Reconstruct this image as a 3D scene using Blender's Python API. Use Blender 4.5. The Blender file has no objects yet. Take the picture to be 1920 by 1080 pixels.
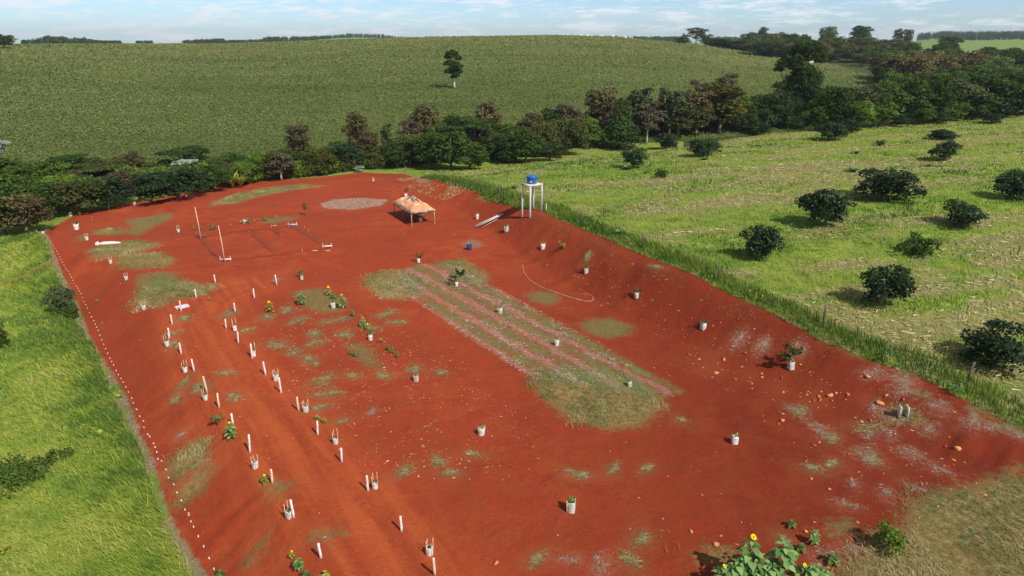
import bpy, math, random
import numpy as np
from mathutils import Vector
rad = math.radians
random.seed(7)
RNG = np.random.default_rng(7)

# ------------------------------------------------------------------ camera, sky, sun, exposure
SC = bpy.context.scene
COL = SC.collection
CAMZ, PITCH, FPX = 17.0, 19.8, 1280.0
cam_d = bpy.data.cameras.new('camera'); cam = bpy.data.objects.new('camera', cam_d); COL.objects.link(cam)
cam.location = (0, 0, CAMZ); cam.rotation_euler = (rad(90 - PITCH), 0, 0)
cam_d.sensor_width = 36; cam_d.lens = 36 * FPX / 1920; cam_d.clip_end = 30000; cam_d.clip_start = .2
SC.camera = cam
SUN_EL, SUN_AZ = 45.0, 140.0          # azimuth clockwise from +Y
SKY_STRENGTH, SUN_STRENGTH, EXPOSURE = .062, 5.0, 0.19
SC.view_settings.view_transform = 'Standard'; SC.view_settings.look = 'None'
SC.view_settings.exposure = EXPOSURE; SC.view_settings.gamma = 1
SC.cycles.max_bounces = 6; SC.cycles.diffuse_bounces = 3; SC.cycles.glossy_bounces = 2
SC.cycles.transmission_bounces = 3; SC.cycles.volume_bounces = 0

class NT:
    """small helper around a node tree"""
    def __init__(s, tree): s.t = tree; tree.nodes.clear()
    def n(s, typ, props=None, **inp):
        nd = s.t.nodes.new(typ)
        for k, v in (props or {}).items(): setattr(nd, k, v)
        for k, v in inp.items():
            key = int(k[1:]) if (k[0] == 'i' and k[1:].isdigit()) else k.replace('_', ' ')
            s.put(nd.inputs[key], v)
        return nd
    def put(s, sock, v):
        if isinstance(v, bpy.types.NodeSocket): s.t.links.new(v, sock)
        elif isinstance(v, bpy.types.Node): s.t.links.new(v.outputs[0], sock)
        else:
            if isinstance(v, (tuple, list)) and len(v) == 3 and sock.type == 'RGBA': v = (*v, 1)
            sock.default_value = v
    def math(s, op, a, b=0.0, c=0.0, clamp=False):
        return s.n('ShaderNodeMath', {'operation': op, 'use_clamp': clamp}, i0=a, i1=b, i2=c).outputs[0]
    def mix(s, f, a, b, mode='MIX'):
        nd = s.n('ShaderNodeMix', {'data_type': 'RGBA', 'blend_type': mode})
        s.put(nd.inputs[0], f); s.put(nd.inputs[6], a); s.put(nd.inputs[7], b)
        return nd.outputs[2]
    def noise(s, vec, scale, detail=4.0, rough=.6, dist=0.0):
        nd = s.n('ShaderNodeTexNoise', Scale=scale, Detail=detail, Roughness=rough, Distortion=dist)
        if vec is not None: s.put(nd.inputs['Vector'], vec)
        return nd.outputs['Fac']
    def ramp(s, v, lo, hi, a=0.0, b=1.0, smooth=True):
        nd = s.n('ShaderNodeMapRange', {'interpolation_type': 'SMOOTHSTEP' if smooth else 'LINEAR', 'clamp': True})
        for i, x in enumerate((v, lo, hi, a, b)): s.put(nd.inputs[i], x)
        return nd.outputs[0]
    def attr(s, name): return s.n('ShaderNodeAttribute', {'attribute_name': name}).outputs['Fac']
    def stretch(s, vec, sc, rot=0.0):
        if rot:
            nr = s.n('ShaderNodeMapping'); s.put(nr.inputs['Vector'], vec); nr.inputs['Rotation'].default_value = (0, 0, rot); vec = nr.outputs[0]
        nd = s.n('ShaderNodeMapping'); s.put(nd.inputs['Vector'], vec)
        nd.inputs['Scale'].default_value = sc
        return nd.outputs[0]

W = bpy.data.worlds.new('World'); SC.world = W; W.use_nodes = True
t = NT(W.node_tree)
sky = t.n('ShaderNodeTexSky', {'sky_type': 'NISHITA', 'sun_disc': False, 'sun_elevation': rad(SUN_EL),
          'sun_rotation': rad(SUN_AZ), 'altitude': 500.0, 'air_density': 1.0, 'dust_density': .5, 'ozone_density': 2.0})
gc = t.n('ShaderNodeTexCoord').outputs['Generated']
st = t.stretch(gc, (7.0, 7.0, 44.0))
c1 = t.noise(st, 2.2, 6, .62, .4)
c2 = t.noise(st, 7.0, 5, .6, .2)
cl = t.math('ADD', t.math('MULTIPLY', c1, .7), t.math('MULTIPLY', c2, .3))
cl = t.ramp(cl, .46, .62, 0.0, .75)
gz_ = t.n('ShaderNodeSeparateXYZ', Vector=gc).outputs[2]
tint = t.mix(t.ramp(gz_, 0.04, .16), (1.28, 1.62, 2.10), (1, 1, 1))
skc = t.mix(1.0, sky.outputs[0], tint, 'MULTIPLY')
mixc = t.mix(cl, skc, (14.2, 14.4, 15.0))
bg = t.n('ShaderNodeBackground', Color=mixc, Strength=SKY_STRENGTH)
t.n('ShaderNodeOutputWorld', Surface=bg)

sd = bpy.data.lights.new('sun', 'SUN'); sd.energy = SUN_STRENGTH; sd.angle = rad(.53); sd.color = (1, .955, .88)
sun = bpy.data.objects.new('sun', sd); COL.objects.link(sun); sun.location = (60, -70, 90)
SV = Vector((math.sin(rad(SUN_AZ)) * math.cos(rad(SUN_EL)), math.cos(rad(SUN_AZ)) * math.cos(rad(SUN_EL)), math.sin(rad(SUN_EL))))
sun.rotation_euler = SV.to_track_quat('Z', 'Y').to_euler()

# ------------------------------------------------------------------ materials
def material(name):
    m = bpy.data.materials.new(name); m.use_nodes = True
    return m, NT(m.node_tree)
def finish(t, col, rough=.8, bump=None, bstr=.3, bdist=.05, spec=.3, transl=0.0, tcol=None, metal=0.0):
    p = t.n('ShaderNodeBsdfPrincipled', Base_Color=col, Roughness=rough, Metallic=metal)
    p.inputs['Specular IOR Level'].default_value = spec
    if bump is not None:
        b = t.n('ShaderNodeBump', Height=bump, Strength=bstr, Distance=bdist); t.put(p.inputs['Normal'], b)
    out = p.outputs[0]
    if transl:
        tr = t.n('ShaderNodeBsdfTranslucent', Color=tcol if tcol is not None else col)
        out = t.n('ShaderNodeMixShader', i0=transl, i1=out, i2=tr).outputs[0]
    t.n('ShaderNodeOutputMaterial', Surface=out)
def simple(name, a, b, scale=6.0, rough=.7, bstr=.2, spec=.3, stretch=(1, 1, 1), lo=.35, hi=.65, metal=0.0):
    m, t = material(name)
    oc = t.n('ShaderNodeTexCoord').outputs['Object']
    ri = t.n('ShaderNodeObjectInfo').outputs['Random']
    v = t.n('ShaderNodeVectorMath', {'operation': 'ADD'}, i0=t.stretch(oc, stretch), i1=t.n('ShaderNodeCombineXYZ', X=t.math('MULTIPLY', ri, 37.0)).outputs[0]).outputs[0]
    nz = t.noise(v, scale, 6, .65)
    c = t.mix(t.ramp(nz, lo, hi), a, b)
    c = t.mix(t.math('MULTIPLY', ri, .25), c, b)
    finish(t, c, rough, nz, bstr, .02, spec, metal=metal)
    return m
def leafmat(name, a, b, c=None, transl=.35, rough=.65, objvar=.5, spec=.12):
    """leaf colour from the per-leaf random value 'rnd' and the object's own random value"""
    m, t = material(name)
    r = t.attr('rnd'); ri = t.n('ShaderNodeObjectInfo').outputs['Random']
    col = t.mix(r, a, b)
    if c is not None: col = t.mix(t.ramp(r, .86, .98), col, c)
    col = t.mix(t.math('MULTIPLY', ri, objvar), col, tuple(x * .62 for x in a))
    nd = t.n('ShaderNodeHueSaturation', Color=col, Value=t.ramp(r, 0, 1, .8, 1.25, False))
    finish(t, nd.outputs[0], rough, spec=spec, transl=transl)
    return m
M = {}
M['bark'] = simple('bark', (.10, .075, .055), (.24, .20, .16), 5, .9, .6, stretch=(3, 3, .6))
M['palebark'] = simple('pale_bark', (.42, .39, .34), (.62, .60, .56), 4, .85, .3, stretch=(3, 3, .6))
M['white_post'] = simple('white_post_paint', (.74, .70, .69), (.46, .32, .27), 6, .7, .25, stretch=(3, 3, 1), lo=.42, hi=.72)
M['tan_post'] = simple('tan_bare_wood', (.72, .60, .46), (.50, .36, .26), 7, .8, .4, stretch=(4, 4, .7))
M['bamboo'] = simple('bamboo', (.66, .50, .32), (.42, .30, .18), 9, .6, .2, stretch=(2, 2, .8))
M['sleeve'] = simple('white_sack_plastic', (.66, .65, .64), (.36, .28, .24), 5, .6, .5, spec=.3, lo=.42, hi=.72)
M['sleeve_grey'] = simple('dusty_sack_plastic', (.58, .56, .53), (.30, .25, .21), 5, .6, .5, lo=.4, hi=.7)
M['concrete'] = simple('pale_concrete', (.60, .58, .56), (.45, .42, .40), 3, .85, .3)
M['blue_plastic'] = simple('blue_tank_plastic', (.012, .10, .36), (.02, .14, .42), 3, .4, .05, spec=.5)
M['blue_drum'] = simple('dark_blue_drum_plastic', (.01, .03, .12), (.02, .05, .16), 4, .45, .05, spec=.5)
M['metal_tan'] = simple('tan_painted_leg', (.50, .36, .20), (.32, .25, .15), 5, .6, .2)
M['leg_dark'] = simple('dusty_green_leg', (.07, .08, .055), (.22, .20, .14), 6, .6, .2)
M['white_paint'] = simple('white_board_paint', (.78, .72, .66), (.55, .42, .34), 5, .7, .3, stretch=(1, 1, 3))
M['blue_board'] = simple('pale_blue_board_paint', (.42, .52, .70), (.36, .40, .50), 5, .7, .3)
M['darkwood'] = simple('weathered_dark_wood', (.07, .055, .045), (.16, .13, .11), 8, .9, .5, stretch=(4, 4, .6))
M['greywood'] = simple('weathered_grey_pole', (.42, .36, .33), (.62, .55, .50), 6, .85, .4, stretch=(1, 1, 1))
M['pvc'] = simple('pale_lilac_pvc', (.66, .62, .72), (.50, .42, .44), 3, .45, .05, spec=.5)
M['hose'] = simple('dusty_white_hose', (.58, .38, .30), (.44, .22, .15), 3, .6, .05)
M['rock'] = simple('orange_weathered_rock', (.66, .33, .11), (.40, .12, .035), 5, .9, .8)
M['rock_dark'] = simple('rusty_rock', (.42, .12, .04), (.28, .05, .02), 9, .9, .8)
M['marker'] = simple('white_marker_plastic', (.74, .70, .69), (.56, .46, .42), 6, .6, .1)
M['wire'] = simple('rusty_wire', (.18, .14, .12), (.26, .2, .17), 6, .6, .1, metal=.6)
M['soil_clod'] = simple('turned_red_soil', (.27, .046, .014), (.18, .030, .010), 12, .95, .8)
M['roof'] = simple('terracotta_roof', (.34, .13, .09), (.26, .09, .07), 2, .9, .3)
M['wallw'] = simple('white_wall', (.62, .62, .60), (.45, .45, .43), 1, .8, .1)
M['glass'] = simple('dark_window', (.03, .035, .04), (.05, .06, .07), 1, .2, .0)
M['gravel_mat'] = simple('grey_rubble', (.36, .22, .165), (.19, .10, .07), 6, .95, .8)
# tent cloth
m, t = material('faded_orange_canopy_cloth')
oc = t.n('ShaderNodeTexCoord').outputs['Object']
n1 = t.noise(oc, 1.1, 4, .6, .6); n2 = t.noise(oc, 3.0, 6, .7)
c = t.mix(t.ramp(n2, .3, .7), (.72, .22, .09), (.66, .36, .19))
c = t.mix(t.ramp(n1, .50, .66), c, (.80, .70, .54))
finish(t, c, .8, n2, .5, .03, transl=.12); M['tent'] = m
m, t = material('camouflage_cloth')
oc = t.n('ShaderNodeTexCoord').outputs['Object']; n1 = t.noise(oc, 5, 3, .5)
c = t.mix(t.ramp(n1, .42, .5), (.09, .10, .06), (.26, .24, .16)); c = t.mix(t.ramp(n1, .56, .6), c, (.40, .38, .32))
finish(t, c, .85); M['camo'] = m
# leaves
L = {}
L['green'] = leafmat('mid_green_leaves', (.045, .085, .014), (.105, .170, .026))
L['dark'] = leafmat('dark_green_leaves', (.030, .060, .012), (.070, .118, .022))
L['bright'] = leafmat('bright_green_leaves', (.085, .155, .018), (.175, .265, .034))
L['olive'] = leafmat('olive_green_leaves', (.068, .085, .020), (.145, .160, .040))
L['brown'] = leafmat('brown_dry_leaves', (.100, .085, .034), (.185, .150, .062), (.11, .13, .04), objvar=.3)
L['mauve'] = leafmat('mauve_brown_leaves', (.105, .085, .048), (.185, .150, .090), objvar=.3)
L['gold'] = leafmat('golden_green_leaves', (.075, .085, .014), (.150, .145, .024))
L['greygreen'] = leafmat('grey_green_leaves', (.060, .085, .032), (.125, .155, .062))
L['pale'] = leafmat('silvery_pale_leaves', (.30, .38, .30), (.48, .56, .46))
L['citrus'] = leafmat('glossy_dark_green_leaves', (.012, .030, .008), (.034, .068, .015), transl=.2, rough=.5, objvar=.2, spec=.25)
L['weed'] = leafmat('blue_green_weed_leaves', (.07, .16, .05), (.15, .29, .10))
L['yellowgreen'] = leafmat('yellow_green_leaves', (.20, .26, .035), (.42, .44, .07))
L['sunleaf'] = leafmat('sunflower_leaves', (.10, .20, .055), (.22, .36, .12), transl=.25, objvar=.15)
L['seedling'] = leafmat('seedling_leaves', (.07, .14, .03), (.16, .24, .06), transl=.25, objvar=.3)
L['petal'] = leafmat('yellow_petals', (.85, .56, .01), (.95, .72, .02), transl=.3, objvar=.1)
L['disc'] = leafmat('sunflower_disc', (.16, .07, .01), (.42, .22, .02), transl=0)
L['bananaleaf'] = leafmat('banana_leaves', (.12, .22, .09), (.26, .40, .20), transl=.3)
L['farwood'] = leafmat('far_wood_leaves', (.022, .045, .016), (.050, .085, .028), transl=.1, objvar=0)

# ------------------------------------------------------------------ noise and geometry maths
TAB = np.random.default_rng(3).random((256, 256))
def vnoise(x, y):
    xi = np.floor(x).astype(int); yi = np.floor(y).astype(int); fx = x - xi; fy = y - yi
    fx = fx * fx * (3 - 2 * fx); fy = fy * fy * (3 - 2 * fy)
    a = TAB[xi & 255, yi & 255]; b = TAB[(xi + 1) & 255, yi & 255]; c = TAB[xi & 255, (yi + 1) & 255]; d = TAB[(xi + 1) & 255, (yi + 1) & 255]
    return (a * (1 - fx) + b * fx) * (1 - fy) + (c * (1 - fx) + d * fx) * fy
def fbm(x, y, o=4):
    s = 0; a = 1; tot = 0
    for i in range(o): s = s + a * vnoise(x * 2 ** i + 17.3 * i, y * 2 ** i + 9.1 * i); tot += a; a *= .55
    return s / tot
def sstep(t): t = np.clip(t, 0, 1); return t * t * (3 - 2 * t)
def polysd(poly, x, y):
    """signed distance to a closed polygon, positive inside"""
    P = np.asarray(poly, float); n = len(P); best = np.full(x.shape, 1e9); ins = np.zeros(x.shape, bool)
    for i in range(n):
        ax, ay = P[i]; bx, by = P[(i + 1) % n]; dx, dy = bx - ax, by - ay
        tt = np.clip(((x - ax) * dx + (y - ay) * dy) / (dx * dx + dy * dy + 1e-9), 0, 1)
        best = np.minimum(best, (x - ax - tt * dx) ** 2 + (y - ay - tt * dy) ** 2)
        if ay != by:
            ins ^= ((ay > y) != (by > y)) & (x < (bx - ax) * (y - ay) / (by - ay) + ax)
    d = np.sqrt(best)
    return np.where(ins, d, -d)
def linesd(poly, x, y):
    best = np.full(x.shape, 1e9)
    for i in range(len(poly) - 1):
        ax, ay = poly[i]; bx, by = poly[i + 1]; dx, dy = bx - ax, by - ay
        tt = np.clip(((x - ax) * dx + (y - ay) * dy) / (dx * dx + dy * dy + 1e-9), 0, 1)
        best = np.minimum(best, (x - ax - tt * dx) ** 2 + (y - ay - tt * dy) ** 2)
    return np.sqrt(best)
_s, _c = math.sin(rad(PITCH)), math.cos(rad(PITCH))
def ray(u, v):
    x = (u - 960) / FPX; yc = (540 - v) / FPX
    return x, _c + yc * _s, -_s + yc * _c
def flat(u, v, z=0.0):
    x, y, zz = ray(u, v); k = (z - CAMZ) / zz; return (x * k, y * k)

# the built terrace: flat top, fill slope on the left, cut slope on the right
TERR = [flat(*p) for p in [(82, 445), (140, 406), (330, 367), (600, 337), (690, 330), (770, 364), (880, 399), (950, 455), (1050, 522),
        (1150, 580), (1300, 642), (1420, 695), (1600, 775), (1750, 850)]] + [(24, 16), (44, -12), (13, -12), (5.5, 4)] + \
       [flat(*p) for p in [(600, 1050), (545, 960), (480, 870), (385, 745), (315, 640), (270, 575), (225, 500), (150, 470)]]
VAL = [(-140, 20), (-105, 60), (-75, 85), (-40, 103), (-5, 120), (35, 138), (75, 158), (130, 185), (300, 250)]
VAZ = [math.degrees(math.atan2(x, y)) for x, y in VAL]; VR = [math.hypot(x, y) for x, y in VAL]
def azpx(u): return math.degrees(math.atan((u - 960) / FPX / (_c + _s * .36)))
CREST = [(-200, 84), (0, 84), (400, 83), (600, 77), (780, 71), (1040, 66.5), (1150, 70), (1270, 80), (1400, 97), (1640, 108), (1800, 118), (1920, 116), (2200, 110)]
RIDGE = [(-200, 82), (350, 82), (560, 78), (600, 74), (660, 71), (770, 74), (800, 79), (1040, 74), (1150, 74), (1260, 79), (1400, 80), (1700, 78), (1760, 72), (1920, 70), (2200, 70)]
CAZ = [azpx(u) for u, v in CREST]; RAZ = [azpx(u) for u, v in RIDGE]
def elev(u, v):
    x, y, z = ray(u, v); return z / math.hypot(x, y)
CE = [elev(u, v) for u, v in CREST]; RE = [elev(u, v) for u, v in RIDGE]
RC, RR = 470.0, 1800.0
def height(x, y):
    x = np.asarray(x, float); y = np.asarray(y, float)
    r = np.hypot(x, y); az = np.degrees(np.arctan2(x, y))
    p = .78 * x + .62 * y; q = -.62 * x + .78 * y
    NL = -1.8 - .02 * np.clip(4.5 - p, 0, 60)
    NR = np.interp(q, [-20, 0, 6, 15, 25, 50, 82, 100], [.2, .3, .5, 1.5, 2.1, 2.1, .9, .4]) + .018 * np.clip(p - 36, 0, 140)
    N = NL + (NR - NL) * sstep((p - 4) / 32)
    N = N + (fbm(x * .08, y * .08, 3) - .5) * .7 * sstep(r / 40) + (fbm(x * .4, y * .4, 2) - .5) * .16
    rv = np.interp(az, VAZ, VR); w = r - rv
    N = N + (-3 - N) * sstep((w + 42) / 42)
    zc = CAMZ + RC * np.interp(az, CAZ, CE)
    tt = np.clip((w - 8) / np.maximum(RC - rv - 8, 1), 0, 1)
    zf = -3 + (zc + 3) * (1 - (1 - tt) ** 1.3) + (fbm(x * .012, y * .012, 3) - .5) * 3 * sstep(tt * 4) * sstep((1 - tt) * 3)
    z = np.where(w > 8, zf, N)
    zr = CAMZ + RR * np.interp(az, RAZ, RE)
    k = sstep((r - RC) / (RR - RC)); z = np.where(r > RC, zc + (zr - zc) * k, z)
    z = np.where(r > RR, zr + (6 - zr) * sstep((r - RR) / 2500), z)
    back = sstep((np.abs(az) - 60) / 60) * sstep((r - 60) / 100); z = z * (1 - back) + back * np.where(p > 20, 3, -3)
    near = r < 160
    if near.any():
        xs, ys = x[near], y[near]; d = -polysd(TERR, xs, ys)
        f = np.clip((d + .25) / 3.7, 0, 1); f = f * .75 + sstep(f) * .25
        zz = z[near] * f
        ps, qs = .78 * xs + .62 * ys, -.62 * xs + .78 * ys
        zz = zz + (fbm(qs * 1.4, ps * .22, 3) - .5) * .34 * np.clip(4 * f * (1 - f), 0, 1)
        zz = zz + ((fbm(xs * .5, ys * .5, 3) - .5) * .12 + (fbm(xs * 1.7, ys * 1.7, 2) - .5) * .05) * (d < 0)
        z = z.copy(); z[near] = zz
    return z
def hz(x, y): return float(height(np.array([x]), np.array([y]))[0])
def ats(pts):
    """pixels -> points on the terrain (vectorised ray march)"""
    P = np.asarray(pts, float); d = np.stack(ray(P[:, 0], P[:, 1]), 1)
    tv = np.geomspace(15, 2500, 150); n = len(P)
    g = CAMZ + d[:, 2:3] * tv - height((d[:, 0:1] * tv).ravel(), (d[:, 1:2] * tv).ravel()).reshape(n, -1)
    g[:, -1] = -1; i = np.argmax(g < 0, axis=1); b = tv[i]; a = tv[np.maximum(i - 1, 0)]
    for _ in range(13):
        mm = (a + b) / 2; gg = CAMZ + d[:, 2] * mm - height(d[:, 0] * mm, d[:, 1] * mm); lo = gg > 0
        a = np.where(lo, mm, a); b = np.where(lo, b, mm)
    X = d[:, 0] * a; Y = d[:, 1] * a
    return np.stack([X, Y, height(X, Y)], 1)
def at(u, v): return tuple(float(c) for c in ats([(u, v)])[0])
def wpoly(pts): return [(a[0], a[1]) for a in ats(pts)]
def size_at(loc, u, vtop):
    """height of a thing standing at loc whose top shows at pixel row vtop"""
    x, y, z = ray(u, vtop); k = loc[1] / y; return CAMZ + z * k - loc[2]
def ppm(loc):
    return FPX / (loc[1] * _c - (loc[2] - CAMZ) * _s)

# ------------------------------------------------------------------ mesh helpers
def link(o, parent=None):
    COL.objects.link(o)
    if parent is not None: o.parent = parent
    return o
def mesh_obj(name, V, faces=None, mat=None, parent=None, quads=None, loops=None, sizes=None, rnd=None, attrs=None, smooth=False):
    V = np.asarray(V, np.float32).reshape(-1, 3); me = bpy.data.meshes.new(name)
    if faces is not None:
        sizes = np.array([len(f) for f in faces], np.int32); loops = np.concatenate([np.asarray(f) for f in faces]).astype(np.int32)
    elif quads is not None:
        quads = np.asarray(quads, np.int32); sizes = np.full(len(quads), quads.shape[1], np.int32); loops = quads.ravel()
    me.vertices.add(len(V)); me.vertices.foreach_set('co', V.ravel())
    me.loops.add(len(loops)); me.loops.foreach_set('vertex_index', loops)
    me.polygons.add(len(sizes)); st = np.concatenate([[0], np.cumsum(sizes)[:-1]]).astype(np.int32)
    me.polygons.foreach_set('loop_start', st)
    try: me.polygons.foreach_set('loop_total', np.asarray(sizes, np.int32))
    except Exception: pass
    A = dict(attrs or {})
    if rnd is not None: A['rnd'] = rnd
    for k, a in A.items():
        at_ = me.attributes.new(k, 'FLOAT', 'POINT'); at_.data.foreach_set('value', np.asarray(a, np.float32))
    me.update(calc_edges=True); me.validate()
    if smooth: me.polygons.foreach_set('use_smooth', np.ones(len(sizes), bool))
    if mat is not None: me.materials.append(mat)
    return link(bpy.data.objects.new(name, me), parent)
class MB:
    """collects shapes into one mesh"""
    def __init__(s): s.V = []; s.F = []
    def add(s, V, F):
        b = len(s.V); s.V += [tuple(v) for v in V]; s.F += [[i + b for i in f] for f in F]; return s
    def box(s, c, d, rz=0.0, taper=1.0, tilt=None):
        x, y, z = d[0] / 2, d[1] / 2, d[2] / 2; ca, sa = math.cos(rz), math.sin(rz); b = min(x, y, z) * .18; V = []
        for zz, k, ins in ((-z, 1, b), (-z + b, 1, 0), (z - b, taper, 0), (z, taper, b)):
            for sx, sy in ((-1, -1), (1, -1), (1, 1), (-1, 1)):
                px, py, pz = sx * (x * k - ins), sy * (y * k - ins), zz
                V.append((c[0] + px * ca - py * sa, c[1] + px * sa + py * ca, c[2] + pz))
        F = [[3, 2, 1, 0], [12, 13, 14, 15]]
        for l in range(3):
            for i in range(4): j = (i + 1) % 4; F.append([l * 4 + i, l * 4 + j, l * 4 + 4 + j, l * 4 + 4 + i])
        return s.add(V, F)
    def tube(s, pts, rs, n=8, cap=True, wob=0.0):
        pts = [Vector(p) for p in pts]; V = []; F = []
        if not isinstance(rs, (list, tuple)): rs = [rs] * len(pts)
        for i, p in enumerate(pts):
            d = (pts[min(i + 1, len(pts) - 1)] - pts[max(i - 1, 0)]).normalized()
            a = d.orthogonal().normalized() if i == 0 else (a - d * a.dot(d)).normalized()
            b = d.cross(a)
            for k in range(n):
                an = 2 * math.pi * k / n; r = rs[i] * (1 + wob * random.uniform(-1, 1))
                V.append(p + a * math.cos(an) * r + b * math.sin(an) * r)
        for i in range(len(pts) - 1):
            for k in range(n): j = (k + 1) % n; F.append([i * n + k, i * n + j, i * n + n + j, i * n + n + k])
        if cap: F.append(list(range(n))[::-1]); F.append([(len(pts) - 1) * n + k for k in range(n)])
        return s.add(V, F)
    def lathe(s, prof, n=24, c=(0, 0, 0)):
        V = []; F = []
        for r, z in prof:
            for k in range(n): a = 2 * math.pi * k / n; V.append((c[0] + r * math.cos(a), c[1] + r * math.sin(a), c[2] + z))
        for i in range(len(prof) - 1):
            for k in range(n): j = (k + 1) % n; F.append([i * n + k, i * n + j, i * n + n + j, i * n + n + k])
        F.append(list(range(n))[::-1]); F.append([(len(prof) - 1) * n + k for k in range(n)])
        return s.add(V, F)
    def build(s, name, mat, parent=None, smooth=False): return mesh_obj(name, s.V, faces=s.F, mat=mat, parent=parent, smooth=smooth)
def tag(o, label=None, cat=None, group=None, kind=None):
    for k, v in (('label', label), ('category', cat), ('group', group), ('kind', kind)):
        if v: o[k] = v
    return o
def empty(name, loc=(0, 0, 0), rz=0.0, sc=1.0):
    o = bpy.data.objects.new(name, None); o.empty_display_size = .3; link(o); o.location = loc; o.rotation_euler = (0, 0, rz)
    o.scale = (sc, sc, sc) if not isinstance(sc, (tuple, list)) else sc
    return o
KIDS = {}
def kids(o):
    if o.name not in KIDS: KIDS[o.name] = [c for c in bpy.data.objects if c.parent == o]
    return KIDS[o.name]
def copy_tree(o, parent=None):
    c = o.copy(); COL.objects.link(c)
    if parent is not None: c.parent = parent
    for ch in kids(o): copy_tree(ch, c)
    return c
class Proto:
    """first use takes the built thing itself, every later use a copy"""
    def __init__(s, root): s.root = root; s.used = False; kids(root)
    def place(s, loc, rz=0.0, sc=1.0, label=None, cat=None, group=None, tilt=(0, 0)):
        o = s.root if not s.used else copy_tree(s.root)
        s.used = True; o.location = loc; o.rotation_euler = (tilt[0], tilt[1], rz)
        o.scale = (sc, sc, sc) if not isinstance(sc, (tuple, list)) else sc
        for k in ('label', 'category', 'group'):
            if k in o: del o[k]
        return tag(o, label, cat, group)

# ------------------------------------------------------------------ leaves, blades
def leaf_quads(C, Nn, size, aspect=1.0, rng=RNG):
    """kite-shaped leaf clumps at C facing Nn"""
    n = len(C); Nn = Nn / (np.linalg.norm(Nn, axis=1, keepdims=True) + 1e-9)
    r = rng.normal(size=(n, 3)); u = np.cross(Nn, r); u /= np.linalg.norm(u, axis=1, keepdims=True) + 1e-9; v = np.cross(Nn, u)
    s = np.asarray(size).reshape(-1, 1) * np.ones((n, 1)) * .5
    k = rng.uniform(.55, 1, (n, 1)) * aspect
    dip = Nn * s * .25
    V = np.stack([C - u * s, C - v * s * k - dip + u * s * .2, C + u * s, C + v * s * k - dip + u * s * .2], 1).reshape(-1, 3)
    return V, np.arange(4 * n).reshape(n, 4)
def crown_pts(lobes, per, rng, inner=.62, up=.35, hemi=-.55):
    C = []; Nn = []
    for (x, y, z, rx, rz) in lobes:
        k = max(8, int(per * rx * rx)); d = rng.normal(size=(int(k * 1.5), 3)); d /= np.linalg.norm(d, axis=1, keepdims=True)
        d = d[d[:, 2] > hemi][:k]
        lump = 1 + .22 * np.sin(d[:, :1] * 7 + x * 3) * np.sin(d[:, 1:2] * 6 + y * 5) + .12 * np.sin(d[:, 2:3] * 11 + z)
        rr = (inner + (1 - inner) * rng.random((len(d), 1)) ** .5) * lump
        C.append(np.array([x, y, z]) + d * rr * np.array([rx, rx, rz])); Nn.append(d + rng.normal(size=d.shape) * .55 + np.array([0, 0, up]))
    return np.concatenate(C), np.concatenate(Nn)
def make_tree(name, leaf, lobes, leaf_size=.4, per=90, trunk_r=.18, trunk_h=2.5, seed=1, bark='bark', limbs=True, inner=.62, sub=3, forks=1):
    """one tree: tapered trunk with limbs reaching into the lobes, crown of leaf clumps; unit metres, base at 0"""
    rng = np.random.default_rng(seed); random.seed(seed); root = empty(name)
    full = []
    for l in lobes:
        full.append(l)
        for _ in range(sub):
            d = rng.normal(size=3); d /= np.linalg.norm(d); d[2] = abs(d[2]) * .8 - .1; s = rng.uniform(.35, .6)
            full.append((l[0] + d[0] * l[3] * .8, l[1] + d[1] * l[3] * .8, l[2] + d[2] * l[4] * .8, l[3] * s, l[4] * s))
    C, Nn = crown_pts(full, per, rng, inner)
    sz = leaf_size * rng.uniform(.6, 1.25, len(C))
    V, Q = leaf_quads(C, Nn, sz, rng=rng)
    big = fbm(C[:, 0] * .5 + seed, C[:, 2] * .5 + C[:, 1] * .4, 2)
    rv = np.clip(.5 * rng.random(len(C)) + (big - .3) * 1.0, 0, 1)
    mb = MB(); top = max(l[2] for l in lobes)
    for f in range(forks):
        ox = (f - (forks - 1) / 2) * trunk_r * 1.6; lean = ox * 1.5
        mb.tube([(ox, 0, -.3), (ox + .05, .03, trunk_h * .4), (ox + lean, .05, trunk_h), (ox + lean * 2 + rng.uniform(-.3, .3), 0, (trunk_h + top) / 2), (lean * 2, 0, top)],
                [trunk_r * 1.25, trunk_r, trunk_r * .8, trunk_r * .5, trunk_r * .12], 8, wob=.06)
    if limbs:
        for l in lobes:
            z0 = min(trunk_h * rng.uniform(.7, 1.1), l[2] * .8); e = Vector((l[0], l[1], l[2])); s = Vector((0, .03, z0)); mid = s.lerp(e, .5) + Vector((rng.uniform(-.2, .2), rng.uniform(-.2, .2), -.12 * (e - s).length))
            mb.tube([s, mid, e], [trunk_r * .5, trunk_r * .32, trunk_r * .1], 6)
            for _ in range(3):
                a = mid.lerp(e, rng.uniform(.1, .8)); d = Vector(rng.normal(size=3)); d.z = abs(d.z); d.normalize()
                mb.tube([a, a + d * l[3] * .95], [trunk_r * .16, trunk_r * .05], 5)
    mb.build('trunk', M[bark], root, smooth=True)
    mesh_obj('crown', V, quads=Q, mat=L[leaf], parent=root, rnd=np.repeat(rv, 4))
    return root
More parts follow.
